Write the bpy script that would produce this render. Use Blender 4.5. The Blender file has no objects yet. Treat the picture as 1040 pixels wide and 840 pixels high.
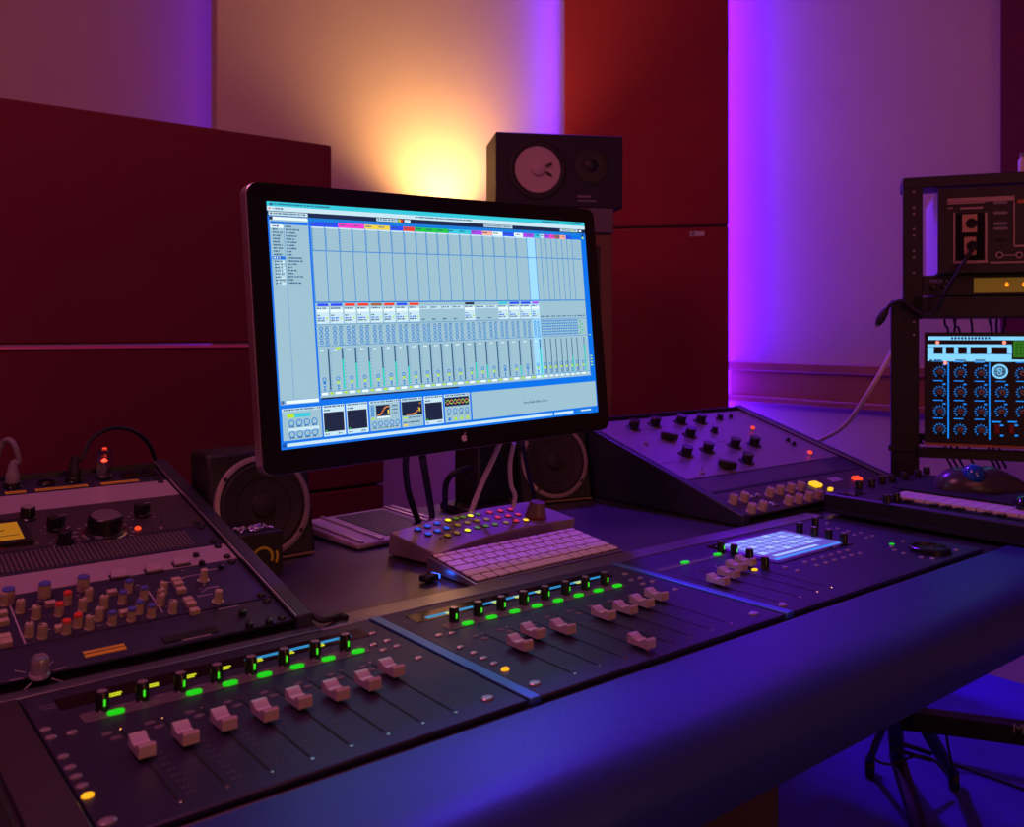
import bpy, math, random
from mathutils import Vector, Matrix, Euler
random.seed(7)
PI = math.pi
S = bpy.context.scene
C = S.collection
# ------------------------------------------------------------------ view geometry used to survey the room
CAM = Vector((0, 0, 1.13)); FWD = Vector((.6246, .7809, 0)); RGT = Vector((.7809, -.6246, 0)); UP = Vector((0, 0, 1))
FL = 908.0; CX = 520.0; CY = 338.0
def ray(px, py): return FWD + RGT * ((px - CX) / FL) - UP * ((py - CY) / FL)
def at(px, py, z=.781):
    d = ray(px, py); t = (z - CAM.z) / d.z
    return CAM + d * t
def hit(px, py, P0, N):
    d = ray(px, py); t = ((P0 - CAM).dot(N)) / d.dot(N)
    return CAM + d * t
# ------------------------------------------------------------------ materials
MATS = {}
def mat(name, col, rough=.5, metal=0, emit=None, es=0, bump=0, bscale=200, var=0, ior=1.5, coat=0, trans=0, vscale=6):
    if name in MATS: return MATS[name]
    m = bpy.data.materials.new(name); m.use_nodes = True
    nt = m.node_tree; b = nt.nodes['Principled BSDF']
    b.inputs['Base Color'].default_value = (*col, 1); b.inputs['Roughness'].default_value = rough
    b.inputs['Metallic'].default_value = metal; b.inputs['IOR'].default_value = ior
    b.inputs['Coat Weight'].default_value = coat; b.inputs['Transmission Weight'].default_value = trans
    if emit: b.inputs['Emission Color'].default_value = (*emit, 1); b.inputs['Emission Strength'].default_value = es
    tc = nt.nodes.new('ShaderNodeTexCoord')
    if var:
        n = nt.nodes.new('ShaderNodeTexNoise'); n.inputs['Scale'].default_value = vscale; n.inputs['Detail'].default_value = 6
        nt.links.new(tc.outputs['Object'], n.inputs['Vector'])
        r = nt.nodes.new('ShaderNodeMapRange'); r.inputs['To Min'].default_value = 1 - var; r.inputs['To Max'].default_value = 1 + var
        nt.links.new(n.outputs['Fac'], r.inputs['Value'])
        mx = nt.nodes.new('ShaderNodeVectorMath'); mx.operation = 'SCALE'; mx.inputs[0].default_value = col
        nt.links.new(r.outputs[0], mx.inputs['Scale']); nt.links.new(mx.outputs[0], b.inputs['Base Color'])
        r2 = nt.nodes.new('ShaderNodeMapRange'); r2.inputs['To Min'].default_value = max(.03, rough - .08); r2.inputs['To Max'].default_value = min(1, rough + .08)
        nt.links.new(n.outputs['Fac'], r2.inputs['Value']); nt.links.new(r2.outputs[0], b.inputs['Roughness'])
    if bump:
        n2 = nt.nodes.new('ShaderNodeTexNoise'); n2.inputs['Scale'].default_value = bscale; n2.inputs['Detail'].default_value = 3
        nt.links.new(tc.outputs['Object'], n2.inputs['Vector'])
        bp = nt.nodes.new('ShaderNodeBump'); bp.inputs['Strength'].default_value = bump; bp.inputs['Distance'].default_value = .002
        nt.links.new(n2.outputs['Fac'], bp.inputs['Height']); nt.links.new(bp.outputs[0], b.inputs['Normal'])
    MATS[name] = m; return m
def glow(name, col, es=1.0): return mat('glow_' + name, (.01, .01, .01), .5, emit=col, es=es)
M_carpet = mat('blue_carpet', (.07, .06, .40), .95, bump=1, bscale=300, var=.35, vscale=9)
M_plaster = mat('cream_plaster', (.62, .48, .34), .85, bump=.25, bscale=60, var=.06)
M_ceiling = mat('ceiling_paint', (.5, .45, .42), .9, var=.05)
M_fabric = mat('cream_fabric', (.70, .55, .36), .9, bump=.3, bscale=500, var=.05)
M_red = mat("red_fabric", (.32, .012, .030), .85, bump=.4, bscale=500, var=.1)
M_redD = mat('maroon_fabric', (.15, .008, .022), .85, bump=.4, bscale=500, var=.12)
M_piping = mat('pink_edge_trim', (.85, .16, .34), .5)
M_wood = mat('oiled_wood', (.40, .15, .025), .45, var=.2)
M_desk = mat('desk_laminate', (.035, .034, .042), .30, var=.15, bump=.05, ior=2.0)
M_strip = mat('grey_aluminium_trim', (.34, .36, .44), .30, .85, var=.06)
M_rail = mat('dark_rail_metal', (.05, .055, .085), .38, .5, var=.15)
M_div = mat('aluminium_screen_tint', (.12, .30, .68), .42, .8, var=.06)  # aluminium, with the screen's blue reflection put into its colour
M_leather = mat('leather_screen_tint', (.045, .075, .30), .42, .55, bump=.12, bscale=260, ior=1.6, var=.08)  # blue of the screen's reflection tinted into the base colour
M_black = mat('black_paint', (.012, .011, .013), .45, var=.15)
M_blackg = mat('black_gloss', (.008, .008, .010), .14, var=.1)
M_matte = mat('black_matte', (.008, .008, .009), .8, var=.1)
M_plate = mat('charcoal_faceplate', (.060, .052, .115), .44, .7, bump=.06, bscale=900, var=.12)
M_groove = mat('groove_black', (.002, .002, .002), .7)
M_knobB = mat('black_knob_plastic', (.012, .011, .012), .28)
M_beige = mat('beige_knob_plastic', (.50, .42, .29), .45, var=.08)
M_capblue = mat('blue_knob_cap', (.07, .09, .42), .4)
M_capred = mat('red_knob_cap', (.75, .06, .03), .4)
M_silver = mat('silver_plastic', (.55, .50, .52), .28, .6)
M_chrome = mat('chrome', (.8, .8, .82), .12, 1)
M_pinkplate = mat('pale_grey_faceplate', (.44, .36, .42), .42, .2, var=.08)
M_grey = mat('grey_plastic', (.22, .20, .21), .42, var=.08)
M_greyL = mat('light_grey_plastic', (.42, .38, .40), .40, var=.06)
M_white = mat('white_plastic', (.75, .66, .64), .4, var=.04)
M_alu = mat('brushed_aluminium', (.62, .60, .60), .32, .9, var=.06)
M_cone = mat('dark_speaker_cone', (.022, .018, .017), .7, bump=.3, bscale=400, var=.2)
M_conew = mat('white_paper_cone', (.62, .47, .42), .8, bump=.3, bscale=300, var=.08)
M_ring = mat('grey_speaker_ring', (.36, .30, .28), .38, .35, var=.12)
M_rubber = mat('black_rubber', (.010, .009, .010), .55)
M_wcable = mat('white_cable', (.62, .50, .48), .45)
M_label = mat('yellow_tape_label', (.72, .50, .03), .5, var=.2, vscale=60)
M_mark = mat('printed_marks', (.42, .36, .42), .5)
M_dim = mat('printed_marks_dim', (.16, .13, .16), .5)
M_yel = mat('yellow_paint', (.55, .52, .02), .5)
M_glass = mat('smoked_glass', (.02, .02, .02), .05)
M_orangekn = mat('brown_ring', (.30, .07, .02), .3)
M_redp = mat('red_plastic', (.45, .02, .02), .35)
# perforated vent material
def mesh_mat():
    m = bpy.data.materials.new('perforated_mesh'); m.use_nodes = True; nt = m.node_tree; b = nt.nodes['Principled BSDF']
    b.inputs['Roughness'].default_value = .45; b.inputs['Metallic'].default_value = .4
    tc = nt.nodes.new('ShaderNodeTexCoord'); mp = nt.nodes.new('ShaderNodeMapping'); mp.inputs['Rotation'].default_value = (0, 0, PI / 4)
    ck = nt.nodes.new('ShaderNodeTexChecker'); ck.inputs['Scale'].default_value = 260
    ck.inputs['Color1'].default_value = (.0015, .0015, .0015, 1); ck.inputs['Color2'].default_value = (.20, .16, .20, 1)
    nt.links.new(tc.outputs['Object'], mp.inputs['Vector']); nt.links.new(mp.outputs[0], ck.inputs['Vector']); nt.links.new(ck.outputs['Color'], b.inputs['Base Color'])
    return m
M_mesh = mesh_mat()
# ------------------------------------------------------------------ mesh builder
def fr(axis):
    a = Vector(axis).normalized()
    t = Vector((1, 0, 0)) if abs(a.x) < .9 else Vector((0, 1, 0))
    if abs(a.z) > .999: return Vector((1, 0, 0)), Vector((0, 1 if a.z > 0 else -1, 0)), a
    u = a.cross(t).normalized(); v = a.cross(u)
    return u, v, a
class MB:
    def __init__(s): s.v = []; s.f = []; s.m = []
    def add(s, vs, fs, m=0):
        o = len(s.v); s.v += [tuple(x) for x in vs]; s.f += [tuple(i + o for i in f) for f in fs]; s.m += [m] * len(fs); return s
    def box(s, c, d, m=0, R=None):
        c = Vector(c); h = [x / 2 for x in d]
        vs = []
        for z in (-1, 1):
            for x, y in ((-1, -1), (1, -1), (1, 1), (-1, 1)):
                p = Vector((x * h[0], y * h[1], z * h[2]))
                if R: p = R @ p
                vs.append(c + p)
        return s.add(vs, [(3, 2, 1, 0), (4, 5, 6, 7), (0, 1, 5, 4), (1, 2, 6, 5), (2, 3, 7, 6), (3, 0, 4, 7)], m)
    def bb(s, x0, x1, y0, y1, z0, z1, m=0): return s.box(((x0 + x1) / 2, (y0 + y1) / 2, (z0 + z1) / 2), (x1 - x0, y1 - y0, z1 - z0), m)
    def lathe(s, c, prof, axis=(0, 0, 1), seg=28, m=0, sx=1, sy=1):
        u, v, a = fr(axis); c = Vector(c); vs = []; fs = []; n = len(prof)
        for k in range(seg):
            t = 2 * PI * k / seg
            for r, z in prof: vs.append(c + u * (r * sx * math.cos(t)) + v * (r * sy * math.sin(t)) + a * z)
        for k in range(seg):
            k2 = (k + 1) % seg
            for i in range(n - 1):
                fs.append((k * n + i, k2 * n + i, k2 * n + i + 1, k * n + i + 1))
        if prof[0][0] > 1e-6: fs.append(tuple(k * n for k in reversed(range(seg))))
        if prof[-1][0] > 1e-6: fs.append(tuple(k * n + n - 1 for k in range(seg)))
        return s.add(vs, fs, m)
    def cyl(s, c, r, h, axis=(0, 0, 1), seg=24, r2=None, m=0, sx=1, sy=1): return s.lathe(c, [(r, 0), (r if r2 is None else r2, h)], axis, seg, m, sx, sy)
    def tube(s, pts, r, seg=8, m=0):
        pts = [Vector(p) for p in pts]; n = len(pts); vs = []; fs = []; pu = None
        for i, p in enumerate(pts):
            t = (pts[min(i + 1, n - 1)] - pts[max(i - 1, 0)]).normalized()
            if pu is None: u, v, _ = fr(t)
            else:
                u = (pu - t * pu.dot(t)).normalized(); v = t.cross(u)
            pu = u; rr = r[i] if isinstance(r, (list, tuple)) else r
            for k in range(seg): a = 2 * PI * k / seg; vs.append(p + u * (rr * math.cos(a)) + v * (rr * math.sin(a)))
        for i in range(n - 1):
            for k in range(seg): k2 = (k + 1) % seg; fs.append((i * seg + k, i * seg + k2, (i + 1) * seg + k2, (i + 1) * seg + k))
        fs.append(tuple(reversed(range(seg)))); fs.append(tuple((n - 1) * seg + k for k in range(seg)))
        return s.add(vs, fs, m)
    def prism(s, poly, a0, a1, fn, m=0):
        n = len(poly); vs = [fn(p[0], p[1], a0) for p in poly] + [fn(p[0], p[1], a1) for p in poly]
        fs = [tuple(reversed(range(n))), tuple(range(n, 2 * n))] + [(i, (i + 1) % n, n + (i + 1) % n, n + i) for i in range(n)]
        return s.add(vs, fs, m)
    def quad(s, a, b, c, d, m=0): return s.add([a, b, c, d], [(0, 1, 2, 3)], m)
    def mesh(s, name, mats, sharp=35):
        me = bpy.data.meshes.new(name); me.from_pydata(s.v, [], s.f)
        if not isinstance(mats, (list, tuple)): mats = [mats]
        for x in mats: me.materials.append(x)
        me.polygons.foreach_set('material_index', s.m); me.polygons.foreach_set('use_smooth', [True] * len(s.f))
        me.update(); me.set_sharp_from_angle(angle=math.radians(sharp)); return me
def inst(name, me, parent=None, loc=(0, 0, 0), rz=0, rot=None, scale=None):
    o = bpy.data.objects.new(name, me); C.objects.link(o)
    if parent: o.parent = parent
    o.location = loc; o.rotation_euler = rot if rot else (0, 0, rz)
    if scale: o.scale = scale
    return o
def part(name, mb, mats, parent=None, loc=(0, 0, 0), rz=0, bev=0, rot=None, seg=2):
    o = inst(name, mb.mesh(name, mats), parent, loc, rz, rot)
    if bev:
        b = o.modifiers.new('bevel', 'BEVEL'); b.width = bev; b.segments = seg; b.limit_method = 'ANGLE'; b.angle_limit = math.radians(40)
        b.harden_normals = False
    return o
def tag(o, label=None, cat=None, group=None, kind=None):
    if label: o['label'] = label
    if cat: o['category'] = cat
    if group: o['group'] = group
    if kind: o['kind'] = kind
    return o
def thing(name, label, cat, loc=(0, 0, 0), rz=0, rot=None, group=None):
    o = bpy.data.objects.new(name, None); C.objects.link(o); o.empty_display_size = .05
    o.location = loc; o.rotation_euler = rot if rot else (0, 0, rz)
    return tag(o, label, cat, group)
def kids(o): return [c for c in C.objects if c.parent == o]
def copy_tree(o, parent=None):
    c = o.copy(); C.objects.link(c)
    if parent: c.parent = parent
    for ch in kids(o): copy_tree(ch, c)
    return c
def spline(pts, n=10):
    pts = [Vector(p) for p in pts]; out = []
    P = [pts[0] * 2 - pts[1]] + pts + [pts[-1] * 2 - pts[-2]]
    for i in range(1, len(P) - 2):
        for k in range(n):
            t = k / n; a, b, c, d = P[i - 1], P[i], P[i + 1], P[i + 2]
            out.append(.5 * ((2 * b) + (c - a) * t + (2 * a - 5 * b + 4 * c - d) * t * t + (3 * b - a - 3 * c + d) * t ** 3))
    out.append(pts[-1]); return out
def text_mesh(txt, size, name='writing', ext=.0002):
    cu = bpy.data.curves.new(name, 'FONT'); cu.body = txt; cu.size = size; cu.extrude = ext; cu.resolution_u = 3
    o = bpy.data.objects.new(name, cu); C.objects.link(o)
    bpy.context.view_layer.update()
    me = bpy.data.meshes.new_from_object(o.evaluated_get(bpy.context.evaluated_depsgraph_get()))
    bpy.data.objects.remove(o); bpy.data.curves.remove(cu); return me
def rrect(x0, x1, y0, y1, r, n=5):
    P = []
    for cx, cy, a0 in ((x1 - r, y1 - r, 0), (x0 + r, y1 - r, PI / 2), (x0 + r, y0 + r, PI), (x1 - r, y0 + r, 1.5 * PI)):
        for k in range(n + 1): a = a0 + PI / 2 * k / n; P.append((cx + r * math.cos(a), cy + r * math.sin(a)))
    return P
XY = lambda a, b, h: Vector((a, b, h))
XZ = lambda a, b, h: Vector((a, h, b))
YZ = lambda a, b, h: Vector((h, a, b))

# ================================================================== THE ROOM
def struct(name, mb, m, **k): o = part(name, mb, m, **k); o['kind'] = 'structure'; return o
XR = 3.08; YB = 3.10; XL = -1.7; YF = -2.2; ZC = 2.9
struct('floor', MB().bb(XL, XR, YF, YB, -.05, 0), M_carpet)
struct('ceiling', MB().bb(XL, XR, YF, YB, ZC, ZC + .05), M_ceiling)
struct('wall_back', MB().bb(XL, XR, YB, YB + .1, 0, ZC), M_plaster)
struct('wall_right', MB().bb(XR, XR + .1, YF, YB, 0, ZC), M_plaster)
struct('wall_left', MB().bb(XL - .1, XL, YF, YB, 0, ZC), M_plaster)
struct('wall_front', MB().bb(XL, XR, YF - .1, YF, 0, ZC), M_plaster)
b = MB(); b.bb(XR - .022, XR, -1.6, 2.36, .847, 1.011); b.bb(XR - .040, XR, -1.6, 2.36, .975, 1.011); b.bb(XR - .040, XR, -1.6, 2.36, .847, .872)
struct('trim_1', b, M_wood, bev=.003)
# cream board in front of the back wall
tag(part('acoustic_board', MB().bb(0, 1.95, 0, .05, .0, 2.86), M_fabric, loc=(1.069, 2.88, 0), bev=.004),
    'tall cream fabric wall board glowing yellow behind the screen', 'wall panel')
# maroon gobo panels on the left
def redpanel(x0, x1, z0, z1, label):
    t = thing('acoustic_board', label, 'acoustic board', (x0, 2.2, z0), group='maroon panels stacked behind the desk')
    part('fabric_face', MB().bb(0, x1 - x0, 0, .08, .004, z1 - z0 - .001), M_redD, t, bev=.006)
    return t
redpanel(-1.3, 1.297, 0, .70, 'bottom maroon panel of the stack, its face seen low under the screen')
p = redpanel(-1.3, 1.297, .70, 1.10, 'middle maroon panel of the stack with a pink top edge')
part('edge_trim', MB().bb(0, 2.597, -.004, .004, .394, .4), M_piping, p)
redpanel(-1.3, 1.134, 1.10, 1.64, 'top maroon panel of the stack, left of the screen')
# angled red corner panels
cA = Vector((2.496, 2.772)); cB = Vector((2.93, 2.267)); dv = cB - cA; aw = dv.length; arz = math.atan2(dv.y, dv.x)
for z0, z1, lab in ((0, 1.558, 'lower red corner panel right of the loudspeaker, small white tag at its top'), (1.566, 2.86, 'upper red corner panel rising to the ceiling beside the loudspeaker')):
    t = thing('corner_panel', lab, 'acoustic panel', (cA.x, cA.y, z0), arz, group='angled red corner panels')
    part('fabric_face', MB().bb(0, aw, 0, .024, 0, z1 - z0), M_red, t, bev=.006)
    if z0: part('gap_light_block', MB().bb(.004, aw - .004, .008, .022, -.008, 0), M_groove, t)  # black backing added to stop the strip light leaking through the seam
    if z0 == 0:
        tg = part('name_tag', MB().bb(aw - .152, aw - .095, -.003, 0, 1.522, 1.540), M_white, t)
        part('tag_mark', MB().bb(aw - .148, aw - .132, -.0036, -.0028, 1.525, 1.537), M_grey, tg)
tag(part('side_panel', MB().bb(0, .05, -1.5, 0, 0, 1.6), M_redD, loc=(XR - .05, 1.27, 1.05), bev=.006), 'dark red panel on the right wall, above and behind the equipment rack', 'acoustic panel')

# ---- lights hidden behind the panels, as the room has them
def area(name, loc, size, sy, col, power, rot=None, target=None, parent=None):
    l = bpy.data.lights.new(name, 'AREA'); l.shape = 'RECTANGLE'; l.size = size; l.size_y = sy; l.color = col; l.energy = power
    o = bpy.data.objects.new(name, l); C.objects.link(o); o.location = loc
    if target is not None: o.rotation_euler = (Vector(target) - Vector(loc)).to_track_quat('-Z', 'Y').to_euler()
    if rot: o.rotation_euler = rot
    if parent: o.parent = parent
    return o
VIO = (.075, .005, 1.0)
def led(x, y, nx, ny, power, label, z0=.15, z1=2.8, col=VIO):
    t = thing('led_strip', label, 'light strip', (x, y, z0), math.atan2(ny, nx))
    part('channel', MB().bb(-.010, 0, -.009, .009, 0, z1 - z0), M_alu, t)
    part('diffuser', MB().bb(0, .003, -.006, .006, 0, z1 - z0), glow('violet', (.25, .02, 1), 3), t)
    area('led_light', (x + nx * .006, y + ny * .006, (z0 + z1) / 2), .014, z1 - z0, col, power, target=(x + nx, y + ny, (z0 + z1) / 2))
# ================================================================== DESK
ZD = .776
desk = thing('studio_desk', 'long dark studio desk with padded front edge carrying the mixing surfaces', 'desk', (0, .5, 0))
def dk(y): return y - .5
b = MB(); b.bb(-.16, 1.98, dk(.652), dk(1.545), .735, ZD - .002); part('desktop', b, M_desk, desk, bev=.002)
# padded armrest with rounded nose
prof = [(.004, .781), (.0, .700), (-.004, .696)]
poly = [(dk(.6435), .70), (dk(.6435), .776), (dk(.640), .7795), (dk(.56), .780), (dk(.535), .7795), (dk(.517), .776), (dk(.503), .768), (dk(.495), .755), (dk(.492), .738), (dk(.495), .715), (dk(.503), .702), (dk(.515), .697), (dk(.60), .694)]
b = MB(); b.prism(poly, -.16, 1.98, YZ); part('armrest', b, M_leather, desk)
part('aluminium_trim', MB().bb(-.16, .4815, dk(.960), dk(.9785), ZD - .002, .7815), M_strip, desk, bev=.001)
part('aluminium_trim', MB().bb(.482, 1.53, dk(.960), dk(.998), ZD - .002, .7815), M_strip, desk, bev=.0015)
part('divider_strip', MB().bb(.544, .5575, dk(.652), dk(.9595), ZD - .002, .7825), M_div, desk, bev=.001)
part('divider_strip', MB().bb(.958, .9715, dk(.652), dk(.9595), ZD - .002, .7825), M_div, desk, bev=.001)
part('end_cheek', MB().bb(-.16, .122, dk(.652), dk(.9595), ZD - .002, .7805), M_black, desk, bev=.002)
part('end_trim', MB().bb(.126, .163, dk(.652), dk(.9595), ZD - .002, .7815), M_desk, desk, bev=.001)
part('apron', MB().bb(-.1, 1.94, dk(.59), dk(.63), .70, .735), M_black, desk)
part('support_panel', MB().bb(.30, .925, dk(.64), dk(1.5), 0, .735), mat('brown_side', (.05, .03, .02), .6), desk, bev=.003)
# ================================================================== CONTROL SURFACES
def surf_knob_mesh():
    b = MB(); b.lathe((0, 0, 0), [(.0062, 0), (.0062, .001), (.0056, .0015), (.0054, .0165), (.0046, .0178), (0, .0178)], seg=20)
    for k in range(10):
        a = 2 * PI * k / 10; b.box((.0055 * math.cos(a), .0055 * math.sin(a), .009), (.0012, .0008, .013), 0, Matrix.Rotation(a, 3, 'Z'))
    return b.mesh('knob', M_knobB)
KN = surf_knob_mesh()
KCAP = MB().lathe((0, 0, .0176), [(.0046, 0), (.0046, .0005), (0, .0006)], seg=20).mesh('cap', M_silver)
KGLINT = MB().box((.0012, -.0058, .0085), (.0018, .0012, .006)).mesh('led_glint', glow('knob_green', (.05, .75, .02), 1.0))  # reflection of the green LEDs, drawn as a glowing strip on the knob
BT = MB().lathe((0, 0, 0), [(.0046, 0), (.0046, .0012), (.0038, .0019), (0, .0021)], seg=16, sx=1, sy=.78).mesh('button', M_silver)
BTL = MB().lathe((0, 0, 0), [(.0066, 0), (.0066, .0012), (.0054, .0021), (0, .0023)], seg=18, sx=1, sy=.8).mesh('button', M_silver)
BTD = MB().lathe((0, 0, 0), [(.0050, 0), (.0046, .0010), (0, .0012)], seg=16, sx=1, sy=.72).mesh('button', M_dim)
BTO = MB().lathe((0, 0, 0), [(.0046, 0), (.0046, .0014), (.0038, .0021), (0, .0023)], seg=16, sx=1, sy=.78).mesh('button', glow('orange', (1, .38, .01), 1.4))
BTY = MB().lathe((0, 0, 0), [(.0052, 0), (.0052, .0014), (.0038, .0021), (0, .0023)], seg=16, sx=1, sy=.78).mesh('button', glow('amber', (1, .55, .01), 1.2))
BTGs = MB().lathe((0, 0, 0), [(.0040, 0), (.004, .0014), (0, .002)], seg=16).mesh('button', glow('green', (.005, .62, .005), 1.0))
LZ = MB().prism(rrect(-.0075, .0075, -.0045, .0045, .0044), 0, .0020, XY).mesh('green_button', glow('green', (.005, .62, .005), 1.0))
CAPP = [(-.0155, .004), (-.0155, .0130), (-.0140, .0142), (-.0105, .0138), (-.004, .0098), (.004, .0100), (.0105, .0135), (.0140, .0142), (.0150, .0132), (.0150, .004)]
def cap_mesh():
    b = MB(); b.prism([(y, z) for y, z in CAPP], -.0068, .0068, YZ)
    return b.mesh('fader_cap', mat('fader_cap_plastic', (.72, .62, .62), .26, .35), 25)
CAPM = cap_mesh()
CAPL = MB().bb(-.0065, .0065, -.0012, .0012, .0095, .0104).mesh('index_line', M_white)
STEM = MB().bb(-.001, .001, -.004, .004, -.001, .0045).mesh('stem', M_black)
SCR = MB().lathe((0, 0, 0), [(.0018, 0), (.0016, .0009), (0, .001)], seg=10).mesh('screw', M_chrome)
ZM = .781
def surface(name, label, x0, x1, y0=.6535, y1=.9575):
    t = thing(name, label, 'control surface', (x0, y0, ZD))
    part('faceplate', MB().bb(0, x1 - x0, 0, y1 - y0, -.001, ZM - ZD), M_plate, t, bev=.0012)
    return t
def loc(t, p, dz=0): return (p.x - t.location.x, p.y - t.location.y, ZM - ZD + dz)
def knob(t, lx, ly, green=True):
    k = inst('knob', KN, t, (lx, ly, ZM - ZD)); inst('cap', KCAP, k)
    if green: inst('led_glint', KGLINT, k, rz=random.uniform(-.3, .3))
def fader(t, lx, ly, s0, s1):
    b = MB(); b.bb(-.0011, .0011, s0 - ly, s1 - ly, -.0002, .0003)
    L = inst('fader_slot', b.mesh('fader_slot', M_groove), t, (lx, ly, ZM - ZD))
    for yy in (s0 - .006, s1 + .005): inst('screw', SCR, L, (0, yy - ly, 0))
    f = inst('fader', CAPM, t, (lx, ly, ZM - ZD)); inst('index_line', CAPL, f); inst('stem', STEM, f)
def scale_marks(t, lx, s0, s1, n=11):
    b = MB()
    for k in range(n):
        y = s0 + (s1 - s0) * k / (n - 1)
        b.bb(lx + .008, lx + .0105, y - .0006, y + .0006, 0, .0003); b.bb(lx + .0125, lx + .0145, y - .0005, y + .0005, 0, .0003)
    return b
def fader_bank(t, xs, capY, kx, s0=.679, s1=.826, knobY=None, dispY=None, disp=None, greens=None, tone=0):
    y0 = t.location.y; x00 = t.location.x
    b = MB()
    for x in xs:
        m = scale_marks(t, x - x00, s0 - y0 + .004, s1 - y0 - .03); b.v, fo = b.v, len(b.v); b.v += m.v; b.f += [tuple(i + fo for i in f) for f in m.f]; b.m += m.m
    part('scale_marks', b, M_dim, t, loc=(0, 0, ZM - ZD))
    for x, cy in zip(xs, capY): fader(t, x - x00, cy - y0, s0 - y0, s1 - y0)
def strip_details(t, xs, kY, green_on, base_y, txt_on):
    """knob row, grey button shelf, green keys, small display lines"""
    x00, y0 = t.location.x, t.location.y
    part('button_shelf', MB().prism(rrect(xs[0] - x00 - .022, xs[-1] - x00 + .020, base_y - y0 - .0075, base_y - y0 + .0165, .004), 0, .0006, XY), mat('grey_shelf', (.13, .11, .12), .45, var=.2, vscale=40), t, loc=(0, 0, ZM - ZD))
    for i, x in enumerate(xs):
        knob(t, x - x00 - .002, kY - y0, True)
        if green_on[i]: inst('green_button', LZ, t, (x - x00 + .006, base_y - y0 - .001, ZM - ZD + .0006))
        else: inst('button', BTD, t, (x - x00 + .006, base_y - y0 - .001, ZM - ZD + .0006))
        inst('button', BTD, t, (x - x00 + .014, base_y - y0 + .011, ZM - ZD + .0006))
        inst('button', BTD, t, (x - x00 - .010, base_y - y0 + .002, ZM - ZD + .0006))
        inst('button', BTD, t, (x - x00 - .012, base_y - y0 - .042, ZM - ZD)); inst('button', BTD, t, (x - x00 - .008, base_y - y0 - .055, ZM - ZD))
def oled(t, x0, x1, y0, y1, xs, lit):
    X, Y = t.location.x, t.location.y
    d = part('display', MB().prism(rrect(x0 - X, x1 - X, y0 - Y, y1 - Y, .002), 0, .0006, XY), M_blackg, t, loc=(0, 0, ZM - ZD))
    g = MB()
    for i, x in enumerate(xs):
        if not lit[i]: continue
        for r, w in ((.0075, .015), (.0025, .012)):
            k = 0; xx = x - X + .008
            while xx < x - X + .008 + w:
                l = random.uniform(.0012, .003); g.bb(xx, xx + l, y0 - Y + r, y0 - Y + r + .0032, .0006, .0009); xx += l + .0006
    part('display_text', g, glow('oled_yellow', (.75, .80, .02), 1.0), d)
    g = MB()
    return d
# --- left eight-fader surface
m1 = surface('mixing_surface', 'leftmost black eight-fader surface, its faders near the top, nearest the camera', .165, .542)
xs1 = [.2225 + .0357 * i for i in range(8)]
cy1 = []
for (px, py) in [(140, 757), (183, 745), (221, 731), (263, 722), (296, 710), (334, 702), (367, 692), (391, 679)]: cy1.append(at(px, py, .790).y)
fader_bank(m1, xs1, cy1, None)
strip_details(m1, xs1, .882, [1, 0, 1, 1, 1, 1, 1, 1], .868, 1)
oled(m1, .190, .515, .905, .935, xs1, [1, 1, 1, 1, 1, 1, 1, 0])
for px, py in [(46, 742), (52, 750), (73, 745), (64, 769.5), (71, 780.5), (77, 789.6), (83, 799), (378, 644), (379, 655.6), (393, 651.5), (389, 661), (403, 657), (425, 669)]: inst('button', BT, m1, loc(m1, at(px, py)))
inst('button', BTO, m1, loc(m1, at(89, 809)))
for px, py in [(109, 835.5), (495, 710)]: inst('button', BTL, m1, loc(m1, at(px, py)))
# --- middle eight-fader surface
m2 = surface('mixing_surface', 'middle black eight-fader surface between the two metal divider strips', .5595, .956)
xs2 = [.621 + .0362 * i for i in range(8)]
cap2 = [(527, 652), (541, 640), (571, 636), (609, 623), (629, 618), (648, 651), (655, 609), (670, 602)]
pts2 = sorted([at(px, py, .790) for px, py in cap2], key=lambda p: p.x)
print('CAPX', [round(p.x, 3) for p in pts2], [round(p.y, 3) for p in pts2])
fader_bank(m2, xs2, [p.y for p in pts2], None)
strip_details(m2, xs2, .886, [1] * 8, .870, 1)
oled(m2, .583, .915, .910, .940, xs2, [1, 0, 1, 1, 1, 0, 1, 0])
for px, py in [(445.7, 646), (459, 643.6), (467.6, 658), (481, 664), (491, 669), (501.6, 674.5), (634.7, 583.5), (641.4, 589.6), (650.4, 587.5), (653, 593.6), (662.7, 591), (686, 599)]: inst('button', BT, m2, loc(m2, at(px, py)))
inst('button', BTO, m2, loc(m2, at(513, 680.4)))
for px, py in [(543, 695), (765.5, 624)]: inst('button', BTL, m2, loc(m2, at(px, py)))
# blue bar lines mirrored on the displays, drawn as glowing rows
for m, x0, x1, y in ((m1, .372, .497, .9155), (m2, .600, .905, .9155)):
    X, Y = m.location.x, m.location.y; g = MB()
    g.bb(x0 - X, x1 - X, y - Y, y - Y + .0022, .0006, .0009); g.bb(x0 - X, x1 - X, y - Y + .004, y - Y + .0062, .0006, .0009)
    part('mirrored_rows', g, glow('cyan_row', (.02, .30, .65), 1), m, loc=(0, 0, ZM - ZD))
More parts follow.
